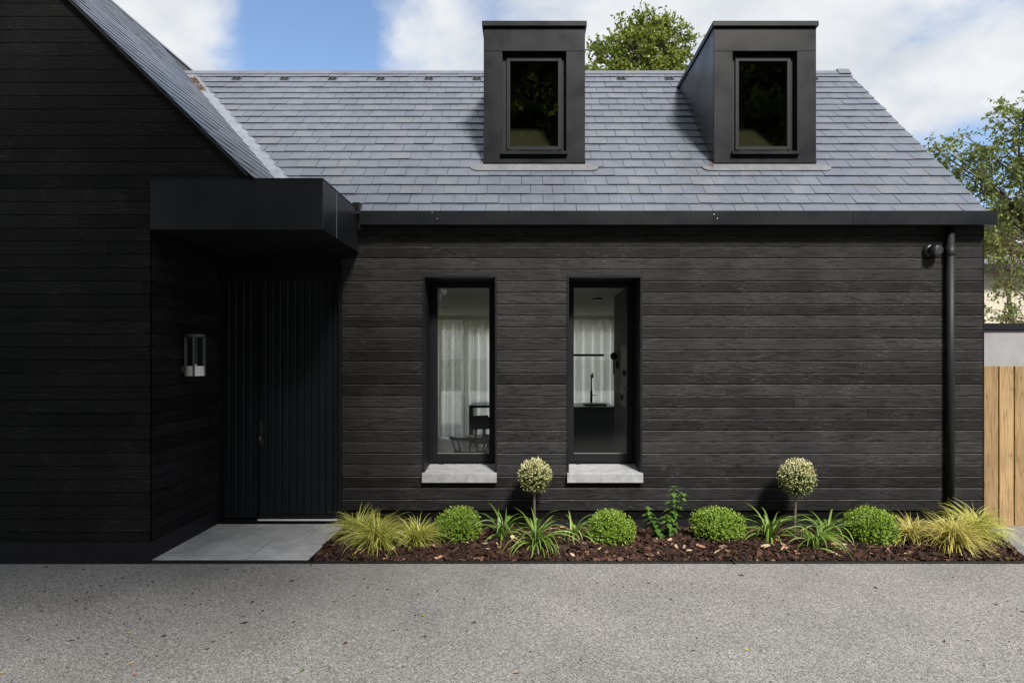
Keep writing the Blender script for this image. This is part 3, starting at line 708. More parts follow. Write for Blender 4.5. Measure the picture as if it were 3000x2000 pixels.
for i in range(4):
    x0 = -5.2+i*2.53; x1 = min(x0+2.525, XVg+.012)
    b.prism([(x0, YRG-.09, ZRG-.062), (x0, YRG, ZRG+.022), (x0, YRG+.09, ZRG-.062), (x0, YRG+.08, ZRG-.075), (x0, YRG, ZRG), (x0, YRG-.08, ZRG-.078)], (0, 0, 0), (x1-x0, 0, 0))
b.prism([(XVg-.16, YRG-.10, ZRG-.06), (XVg-.16, YRG, ZRG+.05), (XVg-.16, YRG+.10, ZRG-.06)], (0, 0, 0), (.18, 0, 0))
b.build('ridge_cap', ridge_m, roof)
b = MB()    # verge trim at right
b.prism([(XVg-.03, YE-.02, ZE-.05), (XVg-.03, YRG, ZRG-.05), (XVg-.03, YRG, ZRG-.02), (XVg-.03, YE-.02, ZE-.02)], (0, 0, 0), (.02, 0, 0))
b.build('verge_trim', alu, roof)
# vents
nM = Vector((0, -sm, cm)); vM = Vector((0, cm, sm))
def on_roof(x, v, h=0): return Vector((x, YE, ZE)) + vM*v + nM*h
for k in range(13):
    x = -4.21+.70*k; vb = LM-.34; b = MB()
    w2, l2 = .062, .11
    P = [on_roof(x-w2, vb), on_roof(x+w2, vb), on_roof(x+w2, vb+l2), on_roof(x-w2, vb+l2)]
    b.prism(P, nM*.006, nM*.022)
    o = b.build('roof_vent', mat('vent_grey', (.09, .095, .10), .5) if k == 0 else MATS['vent_grey'], roof)
    b = MB()
    for i in range(2):
        for jx in range(2):
            a = x-w2+.008+jx*.058; c = vb+.010+i*.048
            b.prism([on_roof(a, c), on_roof(a+.050, c), on_roof(a+.050, c+.040), on_roof(a, c+.040)], nM*.020, nM*.0235)
    b.build('grille', dark_gap, o)
# valley gutter (zinc), lying in the main plane and folded up the wing slope
b = MB(); N_ = 8
for i in range(N_):
    va, vb_ = i*LM/N_-.02, (i+1)*LM/N_+.004
    for wv, sgn in ((.150, 1),):
        P = [on_roof(valley_x(va)-.03, va), on_roof(valley_x(va)+wv, va), on_roof(valley_x(vb_)+wv, vb_), on_roof(valley_x(vb_)-.03, vb_)]
        b.prism(P, nM*(.004+.0015*(N_-i)*.3), nM*(.007+.0015*(N_-i)*.3))
b.build('valley_gutter', zinc, roof)
# wing roof right slope : u along +y, v up slope toward -x
LW = math.hypot(XV0-XWR, ZWR-ZV0); cw, sw = (XV0-XWR)/LW, (ZWR-ZV0)/LW
uy = Vector((0, 1, 0)); vw = Vector((-cw, 0, sw)); nW = Vector((sw, 0, cw))
# valley in wing coords: y at height z on main plane: y = YE + (z-ZE)/SM ; z = ZV0 + v*sw (v from XV0)
yv0 = YE+(ZV0-ZE)/SM; ky = sw/SM
wr = slate_roof('wing_roof', (XV0, 0, ZV0), (0, 1, 0), vw, -1.21, 9.0, LW, .199, .236, [(1, -ky, yv0-.02)], None, start=.012, parent=house, seed=5, lf=.006)
wr['label'] = 'steep slate slope of the gabled wing seen edge on'
b = MB()
b.prism([(XV0-.05, -1.205, wing_z(XV0-.05)-.012), (XV0-.05, 8.9, wing_z(XV0-.05)-.012), (XWR, 8.9, ZWR-.012), (XWR, -1.205, ZWR-.012)], (0, 0, -.022), (0, 0, 0))
b.prism([(XWL, -1.205, ZV0-.012), (XWL, 8.9, ZV0-.012), (XWR-.002, 8.9, ZWR-.012), (XWR-.002, -1.205, ZWR-.012)], (0, 0, -.045), (0, 0, 0))
b.box(XWL+.3, XWL+.35, YF+.1, 8.8, 0, ZV0)
b.build('wing_roof_deck', slate_old, house)
b = MB()
for s in range(5):
    y0 = -1.22+s*2.05
    b.prism([(XWR+.12, y0, ZWR-.10), (XWR, y0, ZWR+.03), (XWR-.12, y0, ZWR-.10), (XWR, y0, ZWR+.0)], (0, 0, 0), (0, 2.03, 0))
b.build('wing_ridge_cap', ridge_m, house)
b = MB()
b.prism([(XV0-.04, -1.2045, wing_z(XV0-.04)-.040), (XV0-.04, -1.2045, wing_z(XV0-.04)-.014), (XWR, -1.2045, ZWR-.014), (XWR, -1.2045, ZWR-.040)], (0, 0, 0), (0, .05, 0))
b.build('barge_board', alu, house)
# moss and leaves caught in the valley: part of roof debris
V = []; 
for (uc, n0) in ((LM-.36, 260), (LM-.62, 160)):
    for i in range(n0):
        v_ = uc + random.gauss(0, .07); x_ = valley_x(v_)+random.uniform(-.0, .09); p = on_roof(x_, v_, random.uniform(.006, .025))
        a = random.uniform(0, 6.28); s = random.uniform(.006, .016); d1 = Vector((math.cos(a), math.sin(a)*.7, math.sin(a)*.7))*s; d2 = Vector((-math.sin(a), math.cos(a)*.7, math.cos(a)*.7+.3))*s*.6
        V += [p-d1, p-d2, p+d1, p+d2]
for i in range(120):
    p = Vector((X(2088, .66)-abs(random.gauss(0, .03)), 0, 0)); v_ = (.66-YE)/cm + random.gauss(0, .03); p = on_roof(p.x, v_, random.uniform(.006, .03))
    a = random.uniform(0, 6.28); s = random.uniform(.005, .012); d1 = Vector((math.cos(a), math.sin(a)*.7, math.sin(a)*.7))*s; d2 = Vector((-math.sin(a), math.cos(a)*.7, math.cos(a)*.7+.3))*s*.6
    V += [p-d1, p-d2, p+d1, p+d2]
o = fast_mesh('roof_debris', np.array([tuple(p) for p in V]), 4, bark_m, rng.uniform(.55, .98, len(V)//4)); tag(o, 'rusty dead leaves caught in the roof valley and by the right dormer', 'leaves', kind='stuff')

# --- dormers
def dormer(px0, px1, nm):
    Y0 = .66; x0, x1 = X(px0, Y0), X(px1, Y0); zt = Z(80, Y0); zb = Z(475, Y0); w_ = x1-x0
    s = w_/297.0
    yb = YE + (zt-ZE)/SM       # where flat top meets the roof
    oz1 = Z(150, Y0); oz0 = Z(446, Y0); ox0, ox1 = x0+54*s, x0+242*s
    b = MB(); t = .02
    b.box(x0, x1, Y0, Y0+.02, oz1+.002, zt, bev=.0015)
    b.box(x0, ox0, Y0, Y0+.02, zb, oz1-.002, bev=.0015); b.box(ox1, x1, Y0, Y0+.02, zb, oz1-.002, bev=.0015)
    b.box(ox0+.0005, ox1-.0005, Y0+.001, Y0+.02, zb+.001, oz0, bev=0)
    b.box(x0-.004, x1+.004, Y0-.008, Y0+.02, zb-.012, zb+.012, bev=.002)
    b.box(x0+.01, x1-.01, Y0+.021, Y0+.03, oz1, zt)
    root = b.build('dormer', alu, house); root['label'] = nm
    # cheeks: vertical panels with seams
    for xc, sg in ((x0, 1), (x1, -1)):
        b = MB(); ys = Y0+.021
        while ys < yb:
            ye = min(ys+.29, yb)
            za, zc = ZE+(ys-YE)*SM, ZE+(ye-YE)*SM
            b.prism([(xc, ys+.0015, za-.05), (xc, ye-.0015, zc-.05), (xc, ye-.0015, zt-.003), (xc, ys+.0015, zt-.003)], (0, 0, 0), (sg*.012, 0, 0)); ys = ye
        b.prism([(xc+sg*.013, Y0+.03, zb-.05), (xc+sg*.013, yb, zt-.05), (xc+sg*.013, Y0+.03, zt-.05)], (0, 0, 0), (sg*.02, 0, 0))
        b.build('cheek', alu_c, root)
    # roof slab and cap trim
    b = MB(); c0, c1 = x0-.018, x1+.018
    b.box(c0, c1, Y0-.03, Y0+.0, zt+.002, zt+.058, bev=.002)
    b.box(c0, c0+.025, Y0+.001, yb+.06, zt+.002, zt+.058); b.box(c1-.025, c1, Y0+.001, yb+.06, zt+.002, zt+.058)
    b.box(c0+.025, c1-.025, Y0+.001, yb+.05, zt+.002, zt+.045)
    b.build('cap', alu, root)
    # lead apron
    b = MB(); va = (Y0-YE)/cm; P = []
    hw = 31*s*1.2; bt = .10*1.0
    lo = va-.125
    pts = [(x0-hw, va-.02)]
    for i in range(7):
        a = math.pi*(1+.5*i/6); pts.append((x0-hw+.10+.10*math.cos(a), lo+.07+.07*math.sin(a)))
    for i in range(7):
        a = math.pi*(1.5+.5*i/6); pts.append((x1+hw-.10+.10*math.cos(a), lo+.07+.07*math.sin(a)))
    pts.append((x1+hw, va-.02)); pts.append((x1+.01, va+.05)); pts.append((x0-.01, va+.05))
    b.prism([on_roof(a, c) for a, c in pts], nM*.0145, nM*.019)
    b.build('lead_apron', lead, root)
    # window
    b = MB(); Yf = Y0+.075
    def ring(x_0, x_1, z_0, z_1, w, y0, y1):
        b.box(x_0, x_0+w, y0, y1, z_0, z_1, bev=.003); b.box(x_1-w, x_1, y0, y1, z_0, z_1, bev=.003)
        b.box(x_0+w, x_1-w, y0+.001, y1, z_1-w, z_1); b.box(x_0+w, x_1-w, y0+.001, y1, z_0, z_0+w)
    ring(ox0, ox1, oz0, oz1, .058, Yf, Yf+.06)
    ring(ox0+.05, ox1-.05, oz0+.045, oz1-.045, .042, Yf-.02, Yf+.045)
    for q in (.18, .82): b.box(ox0+(ox1-ox0)*q-.02, ox0+(ox1-ox0)*q+.02, Yf-.03, Yf, oz0+.028, oz0+.036)
    wf = b.build('window_frame', pvc, root)
    b = MB(); b.box(ox0+.09, ox1-.09, Yf+.01, Yf+.014, oz0+.085, oz1-.085); b.build('pane', glass_d, root)
    b = MB()
    b.box(ox0-.015, ox1+.015, Y0-.04, Y0+.0, oz0-.034, oz0+.004, bev=.002); b.box(ox0+.001, ox1-.001, Y0+.0005, Yf+.01, oz0-.02, oz0+.003)
    b.build('window_sill', alu, root)
    b = MB(); b.box(ox0-.001, ox0+.003, Y0+.021, Yf+.05, oz0, oz1); b.box(ox1-.003, ox1+.001, Y0+.021, Yf+.05, oz0, oz1); b.build('window_reveal', pvc, root)
    # dark attic room lining behind glass
    b = MB(); b.prism([(x0+.05, Yf+.07, zb+.02), (x0+.05, Yf+.2, zb+.05), (x0+.05, yb-.2, zt-.05), (x0+.05, Yf+.07, zt-.05)], (0, 0, 0), (.01, 0, 0))
    b.prism([(x1-.06, Yf+.07, zb+.02), (x1-.06, Yf+.2, zb+.05), (x1-.06, yb-.2, zt-.05), (x1-.06, Yf+.07, zt-.05)], (0, 0, 0), (.01, 0, 0))
    b.box(x0+.06, x1-.06, Yf+.07, yb-.2, zt-.06, zt-.05)
    yl = Yf+.06; zl_ = ZE+(yl-YE)*SM+.06; b.prism([(x0+.06, yl, zl_), (x1-.06, yl, zl_), (x1-.06, yb, zt+.05), (x0+.06, yb, zt+.05)], (0, 0, -.01), (0, 0, 0))
    b.build('interior_lining', MATS.get('attic_lining') or mat('attic_lining', (.032, .030, .020), .9, .1), root)
dormer(1417, 1714, 'left dormer, seen square on'); dormer(2092, 2391, 'right dormer, its left cheek in view')

# --- downpipe
b = MB(); px_ = X(2784, -.062)
b.tube([(px_, -.062, .02), (px_, -.062, fz0+.01)], .040, 24)
b.lathe([(.040, 2.90), (.046, 2.90), (.046, 2.80), (.044, 2.795), (.040, 2.795)], (px_, -.062, 0), 'z', 24)
dp = b.build('downpipe', mat('downpipe_black', (.008, .009, .009), .55, .35), house, smooth=True)
for p in dp.data.polygons: p.use_smooth = len(p.vertices) == 4
b = MB()
for z in (2.78, 1.5, .5): b.box(px_-.05, px_+.05, -.045, -.018, z-.012, z+.012, bev=.002)
b.build('pipe_clip', black_pl, dp)

# ================================================================ FIXTURES
# wall lantern
LYc = -.638; lx = XR+.115; lz0, lz1 = 1.568, 1.962
lan = empty('wall_lantern', (XR, LYc, lz0), 'open cylindrical grey lantern with white base fixed on the dark entrance side wall', 'wall lamp')
def C(v): return (v[0]-XR, v[1]-LYc, v[2]-lz0)
cx, cy = lx-XR, 0
b = MB(); b.box(.0, .03, -.035, .035, .03, .095, bev=.003); b.build('wall_bracket', lamp_grey, lan)
b = MB(); b.lathe([(.0001, .394), (.086, .394), (.088, .390), (.088, .372), (.086, .369), (.0001, .369)], (cx, cy, 0), 'z', 32); b.build('cap', lamp_grey, lan)
for a in (20, 110, 200, 290):
    b = MB(); ca, sa = math.cos(R(a)), math.sin(R(a)); c = Vector((cx+ca*.079, cy+sa*.079, 0)); t1 = Vector((-sa, ca, 0))*.0085; r1 = Vector((ca, sa, 0))*.0145
    b.prism([c-t1-r1*.9, c+t1-r1*.9, c+t1+r1*.7, c-t1+r1*.7], (0, 0, 0), (0, 0, .369)); b.build('bar', lamp_grey, lan)
b = MB(); b.lathe([(.0001, .002), (.078, .002), (.080, .005), (.080, .092), (.077, .095), (.0001, .095)], (cx, cy, 0), 'z', 32); b.build('base', lamp_white, lan)
b = MB(); b.lathe([(.0001, .115), (.012, .113), (.018, .095)], (cx, cy, 0), 'z', 16); b.build('light_source', lamp_white, lan)
# security light
sx, sz = X(2718, 0), Z(736, 0)
sec = empty('security_light', (sx, -.022, sz), 'round black security light high on the wall beside the downpipe', 'security light')
b = MB(); b.lathe([(.0001, -.045), (.045, -.045), (.066, -.032), (.072, 0)], (0, 0, 0), 'y', 28); b.build('base', black_pl, sec, smooth=True)
b = MB(); dirv = Vector((.30, -1, -.22)).normalized(); c0 = Vector((.012, -.030, -.002))
prof = [(.0, .060), (.02, .068), (.05, .068), (.075, .062), (.082, .056), (.082, .038)]
b.tube([c0+dirv*h for h, r in prof], [r for h, r in prof], 28, cap=True); b.build('head', black_pl, sec, smooth=True)
b = MB(); b.tube([c0+dirv*.081, c0+dirv*.086], [.036, .032], 24); b.build('lens', mat('lens_glass', (.05, .05, .055), .08, .7), sec)
b = MB(); b.tube([(.03, -.02, .0), (.13, -.01, .0), (px_-sx-.02, .0, .0)], .008, 8); b.build('cable', black_pl, sec)

# ================================================================ INTERIOR
RX0, RX1, RY0, RY1, RZ = -1.9, 4.7, .42, 7.2, 2.66
in_wall = mat('interior_wall', (.62, .60, .53), .85, .2); in_ceil = mat('interior_ceiling', (.72, .71, .62), .85, .2); in_floor = mat('interior_floor', (.38, .38, .39), .35, .4, noise=(2, 5, .85, 1.12))
in_dark = mat('interior_dark', (.10, .095, .08), .6, .3)
b = MB(); b.box(RX0, RX1, RY0, RY1+.3, -.05, .0); o = b.build('interior_floor', in_floor); o['kind'] = 'structure'
b = MB(); b.box(RX0-.1, RX1+.05, RY0, RY1+.35, RZ, RZ+.12); o = b.build('interior_ceiling', in_ceil); o['kind'] = 'structure'
b = MB(); b.box(RX0-.1, RX0, RY0, RY1+.3, 0, RZ); b.box(RX1, RX1+.04, RY0, RY1+.3, 0, RZ)
wall_with_openings(b, RX0, RX1, RY1+.1, RY1+.3, 0, RZ, [(X(1180, 7.2), X(1350, 7.2), .02, 2.36), (X(1372, 7.2), X(1610, 7.2), .02, 2.26), (X(1640, 7.2), X(1810, 7.2), .02, 2.30)])
o = b.build('rear_wall', in_wall, house)
cur_m = bpy.data.materials.new('sheer_curtain'); cur_m.use_nodes = True; t = cur_m.node_tree; t.nodes.clear()
oo = nd(t, 'ShaderNodeOutputMaterial'); df = nd(t, 'ShaderNodeBsdfDiffuse'); df.inputs[0].default_value = (.85, .86, .80, 1); trn = nd(t, 'ShaderNodeBsdfTranslucent'); trn.inputs[0].default_value = (.97, .98, .92, 1)
ts = nd(t, 'ShaderNodeBsdfTransparent'); m1 = nd(t, 'ShaderNodeMixShader'); m1.inputs[0].default_value = .72; m2 = nd(t, 'ShaderNodeMixShader'); m2.inputs[0].default_value = .10
t.links.new(df.outputs[0], m1.inputs[1]); t.links.new(trn.outputs[0], m1.inputs[2]); t.links.new(m1.outputs[0], m2.inputs[1]); t.links.new(ts.outputs[0], m2.inputs[2]); t.links.new(m2.outputs[0], oo.inputs[0])
def curtain(x0, x1, y, lab):
    n = int((x1-x0)/.012); vs = []; fs = []; ph = random.uniform(0, 6)
    for i in range(n+1):
        x = x0+(x1-x0)*i/n; w1 = math.sin(x*2*math.pi/.20+ph+.6*math.sin(x*3.1)); w1 = math.copysign(abs(w1)**.6, w1)
        for z in (.02, .8, 1.7, 2.55): vs.append((x+.003*math.sin(z*3+x*9), y+.10*w1*(1.0-.15*z/2.5), z))
    for i in range(n):
        for k in range(3): a = i*4+k; fs.append((a, a+4, a+5, a+1))
    b = MB(); b.add(vs, fs); o = b.build('curtain', cur_m, smooth=True); tag(o, lab, 'curtain', 'sheer curtains along the rear glazing'); return o
curtain(X(1190, 7), X(1362, 6.95), 6.95, 'sheer pale curtain seen through the left window, left panel'); curtain(X(1362, 7), X(1598, 7), 7.05, 'sheer pale curtain behind the dining table in the left window'); curtain(X(1600, 7), X(1850, 7), 6.98, 'sheer pale curtain behind the kitchen sink in the right window')
# kitchen block
iy = CH-.9; ky0 = iy*F/(1191-CY)-CD       # front edge of worktop
isl = empty('kitchen_island', (X(1745, ky0), ky0, 0), 'dark kitchen island with black sink and tap seen through the right window', 'kitchen island')
kx0, kx1 = X(1600, ky0)-X(1745, ky0), X(1803, ky0)-X(1745, ky0)
kb = mat('kitchen_black', (.016, .017, .023), .45, .4, noise=(5, 3, .85, 1.15))
b = MB(); b.box(kx0, kx1-.01, .02, .85, 0, .875, bev=.002); b.build('cabinet', kb, isl)
b = MB(); b.box(kx0-.01, kx1, 0, .88, .875, .90, bev=.002); b.build('worktop', mat('worktop', (.10, .10, .10), .25, .5), isl)
b = MB(); b.box(-.17, .22, .25, .62, .9005, .925, bev=.002); b.build('sink', black_pl, isl)
b = MB(); b.tube([(0, .7, .9), (0, .7, 1.14)], .022, 12); b.tube([(0, .7, 1.14), (0, .69, 1.42)], .012, 12); b.tube([(0, .7, 1.05), (.09, .69, 1.055)], .007, 8); b.tube([(0,.69,1.42),(0,.5,1.45),(0,.46,1.38)], .012, 12); b.build('tap', black_pl, isl)
pend = empty('linear_pendant', (X(1700, 4.4), 4.4, Z(1040, 4.4)), 'slim black linear pendant bar hanging over the kitchen island', 'pendant lamp')
b = MB(); b.box(X(1560, 4.4)-X(1700, 4.4), X(1769, 4.4)-X(1700, 4.4), -.02, .02, -.02, .02, bev=.002); b.build('bar', black_pl, pend)
b = MB(); b.tube([(-.5, 0, .02), (-.5, 0, RZ-Z(1040, 4.4))], .003, 6); b.build('cable', black_pl, pend)
# partition + wall lamp + print
part_x = 1.33
b = MB(); b.box(part_x, part_x+.15, .43, 2.8, 0, RZ-.001); b.box(part_x-.001, part_x+.152, 2.8, 2.86, 0, RZ-.001); o = b.build('partition_wall', in_dark, house)
wl = empty('globe_lamp', (part_x, 2.5, 1.75), 'dark globe lamp on a bracket at the edge of the interior partition', 'wall lamp')
gz = Z(1043, 2.5)-1.75; gx = X(1798, 2.5)-part_x
b = MB(); b.lathe([(.0001, -.054), (.02, -.05), (.038, -.038), (.05, -.02), (.054, 0), (.05, .02), (.038, .038), (.02, .05), (.0001, .054)], (gx, 0, gz), 'z', 24); b.build('globe', mat('smoked_glass', (.02, .02, .02), .1, .6), wl, smooth=True)
b = MB(); b.tube([(gx, 0, gz-.05), (gx, 0, gz-.26)], .009, 8); b.tube([(gx, 0, gz-.125), (-.0, 0, gz-.125)], .011, 8); b.box(-.03, -.001, -.02, .02, gz-.18, gz-.07); b.build('arm', black_pl, wl)
pr = empty('art_print', (part_x-.012, 1.72, 1.2), 'pale unframed print with black squiggles on the partition, right window', 'picture')
b = MB(); b.box(0, .010, -.40, .42, -.12, .70); b.build('sheet', mat('print_paper', (.62, .62, .62), .7), pr)
b = MB()
for k in range(5): b.tube([(-.003, -.2+.09*k, .33+.02*math.sin(k*2)), (-.003, -.16+.09*k, .37), (-.003, -.13+.09*k, .30), (-.003, -.10+.09*k, .35)], .006, 5)
b.tube([(-.003, -.2, .12), (-.003, -.05, .15), (-.003, .1, .12)], .018, 6); b.tube([(-.003, .22, -.03), (-.003, .25, .03)], .022, 6)
b.build('drawing', black_pl, pr)
# ceiling fittings
b = MB(); b.lathe([(.0001, -.03), (.07, -.03), (.075, 0)], (X(1750, 3.2), 3.2, RZ-.001), 'z', 20); o = b.build('smoke_alarm', black_pl); tag(o, 'dark round detector on the kitchen ceiling', 'smoke alarm')
b = MB(); b.lathe([(.0001, -.004), (.055, -.004), (.06, 0)], (X(1303, 5.0), 5.0, RZ-.001), 'z', 20); o = b.build('downlight', black_pl); tag(o, 'flat round downlight in the living room ceiling', 'downlight')
plane_obj('bounce_ground', -9, 11, 7.5, 26, -.02, mat('pale_bounce_ground', (.72, .71, .66), .8, .3, noise=(3, 4, .9, 1.1)))  # pale ground added behind the house to bounce daylight into the curtains
# dining table
ty = (CH-.75)*F/(1187-CY)-CD
tb = empty('dining_table', (X(1374, ty), ty, 0), 'black rectangular dining table seen through the left window', 'table')
b = MB(); b.box(0, 2.0, 0, .95, .70, .75, bev=.003); b.build('tabletop', mat('table_black', (.03, .035, .04), .2, .6), tb)
for lx_, ly_ in ((.0, .0), (0, .87), (1.92, 0), (1.92, .87)):
    b = MB(); b.box(lx_, lx_+.085, ly_, ly_+.08, 0, .70); b.build('leg', black_pl, tb)
def chair(loc, rz, lab, first=[None]):
    t = empty('armchair', loc, lab, 'chair', 'black dining armchairs', rz)
    if first[0]:
        for ch in first[0].children:
            c = ch.copy(); col.objects.link(c); c.parent = t
        return t
    b = MB(); b.lathe([(.0001, .40), (.19, .40), (.23, .43), (.235, .47), (.22, .50), (.0001, .49)], (0, 0, 0), 'z', 24); b.build('seat', black_pl, t)
    arc = [(.27*math.cos(a), .25*math.sin(a), .66+.0*a) for a in np.linspace(-.35, math.pi+.35, 15)]
    b = MB(); b.tube(arc, .024, 8); b.build('armrest', black_pl, t)
    for a in (-.2, .45, 1.1, 1.57, 2.05, 2.7, 3.34):
        b = MB(); b.tube([(.2*math.cos(a), .19*math.sin(a), .45), (.27*math.cos(a), .25*math.sin(a), .66)], .010, 6); b.build('spindle', black_pl, t)
    b = MB(); b.tube([(-.06, .25, .66), (-.05, .30, .84)], .012, 6); b.tube([(.06, .25, .66), (.05, .30, .84)], .012, 6)
    b.prism([(-.13, .285, .80), (.13, .285, .80), (.16, .29, .90), (.10, .30, .98), (-.10, .30, .98), (-.16, .29, .90)], (0, 0, 0), (0, .02, 0)); b.build('backrest', black_pl, t)
    for sx_ in (-1, 1):
        for sy_ in (-1, 1):
            b = MB(); b.tube([(sx_*.14, sy_*.13, .435), (sx_*.22, sy_*.21, 0)], [.020, .014], 8); b.build('leg', black_pl, t)
    first[0] = t; return t
chair((X(1378, 1.9), 1.95, 0), R(-150), 'black spindle armchair nearest the glass in the left window')
chair((X(1412, 3.3), 3.35, 0), R(-100), 'black armchair with raised back beside the dining table')

# ================================================================ PLANTS IN THE BED
def leaf_poly(c, d, nrm, L_, W_):
    """rhombus-like leaves (n,4,3): c base point, d direction, nrm normal"""
    s = np.cross(d, nrm); s /= (np.linalg.norm(s, axis=1)[:, None]+1e-9)
    m = c + d*(L_*.5)[:, None] + nrm*(L_*.06)[:, None]
    return np.stack([c, m-s*W_[:, None], c+d*L_[:, None], m+s*W_[:, None]], 1).reshape(-1, 3)
def unit(v): return v/(np.linalg.norm(v, axis=1)[:, None]+1e-9)
def ball_leaves(n_spr, per, rx, rz, leaf, seed, bump=.07, tall=0):
    g = np.random.default_rng(seed)
    d = unit(g.normal(size=(n_spr, 3)))
    a = g.uniform(0, 6.28, (5, 3)); k = g.normal(0, 1, (5, 3))*np.array([1.3, 1.8, 3, 4, 6])[:, None]
    lump = sum(np.sin(d@k[i]+a[i, 0]) for i in range(5))/5
    rr = 1 + bump*1.5*lump + g.normal(0, .045, n_spr) + g.uniform(.04, .15, n_spr)*(g.random(n_spr) > .965)
    base = d*np.array([rx, rx, rz])*(rr*.90)[:, None]
    ln = g.uniform(.8, 1.7, n_spr)*leaf*2.0*max(1, tall)
    up = unit(d + np.array([0, 0, .35]) + g.normal(0, .25, (n_spr, 3)))
    V = []; Rn = []
    for j in range(per):
        t = j/max(1, per-1)
        c = base + up*(ln*t)[:, None]
        ax = unit(np.cross(up, g.normal(size=(n_spr, 3)))); dd = unit(up*(.35+.7*t) + ax*.9)
        nn = unit(np.cross(dd, np.cross(up, dd))+g.normal(0, .3, (n_spr, 3)))
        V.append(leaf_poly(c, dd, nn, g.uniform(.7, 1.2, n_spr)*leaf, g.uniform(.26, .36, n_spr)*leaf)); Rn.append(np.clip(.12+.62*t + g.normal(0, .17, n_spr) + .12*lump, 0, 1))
    return np.concatenate(V), np.concatenate(Rn)
def sphere_mb(rx, rz, cz=0, seg=20):
    b = MB(); b.lathe([(max(.0001, rx*math.sin(math.pi*i/10)), cz-rz*math.cos(math.pi*i/10)) for i in range(11)], (0, 0, 0), 'z', seg); return b
def box_ball(px, pyb, wpx, h, lab, seed):
    y = (CH+.03)*F/(pyb-8-CY)-CD + .10; ppm = F/(y+CD); rx = wpx/ppm/2*.755; rz = rx*h
    x = (px-CX)/ppm; t = empty('box_ball', (x, y, bed_z(x, y)), lab, 'shrub', 'clipped box balls')
    V, Rn = ball_leaves(2300, 7, rx, rz, .0185, seed, .14, 1.35)
    V = V + np.array([0, 0, rz*.93]); V[:, 2] = np.maximum(V[:, 2], .0)
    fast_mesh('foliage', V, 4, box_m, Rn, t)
    sphere_mb(rx*.84, rz*.84, rz*.93).build('branches', boxin_m, t, smooth=True)
box_ball(1340, 1600, 129, .82, 'clipped green box ball between yellow sedge and the left strap leaved plants', 11)
box_ball(1791, 1608, 141, .72, 'clipped green box ball below the right window', 12)
box_ball(2105, 1600, 155, .64, 'wide clipped green box ball right of the leafy shrub', 13)
box_ball(2550, 1602, 152, .73, 'clipped green box ball left of the right yellow sedges', 14)
def standard(px, py, r, lab, seed, lean):
    y = -.33; x, z = X(px, y), Z(py, y)
    t = empty('topiary_standard', (x, y, -.03), lab, 'topiary', 'topiary standards'); zc = z+.03
    V, Rn = ball_leaves(1500, 5, r, r*1.03, .0195, seed, .09)
    # the pale tips sit at the outside; a darker underside comes from fewer pale tips there
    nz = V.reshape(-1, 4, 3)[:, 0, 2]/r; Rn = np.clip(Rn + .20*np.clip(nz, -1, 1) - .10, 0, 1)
    g = np.random.default_rng(seed+1)
    sp = []; rs = []
    for k in range(7):
        a0 = Vector((g.normal(0, .3), g.normal(0, .3), 1)).normalized(); a0 = Vector(a0)
        for q in range(9):
            c = np.array([a0*(r*(.95+.035*q))]); dd = unit(g.normal(size=(1, 3))+np.array([[0, 0, .8]])); sp.append(leaf_poly(c, dd, unit(g.normal(size=(1, 3))), np.array([.014]), np.array([.005]))); rs.append(g.uniform(.4, 1))
    V = np.concatenate([V]+sp); Rn = np.concatenate([Rn, np.array(rs)])
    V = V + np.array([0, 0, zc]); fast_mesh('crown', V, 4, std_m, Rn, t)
    sphere_mb(r*.82, r*.84, zc).build('crown_core', boxin_m, t, smooth=True)
    b = MB(); b.tube([(lean, 0, -.02), (lean*.8+.004, 0, .15), (lean*.4-.004, .0, .3), (0, 0, zc-r*.5)], [.014, .012, .012, .011], 10); b.build('trunk', trunk_m, t, smooth=True)
    b = MB(); b.box(lean*.8-.012, lean*.8+.018, -.014, .014, .12, .13); b.build('plant_tie', mat('tie_blue', (.03, .12, .13), .5), t)
standard(1566, 1393, .117, 'cream and green ball standard between the two tall windows', 31, .004)
standard(2335, 1399, .131, 'cream and green ball standard in front of the plain wall on the right', 32, -.03)

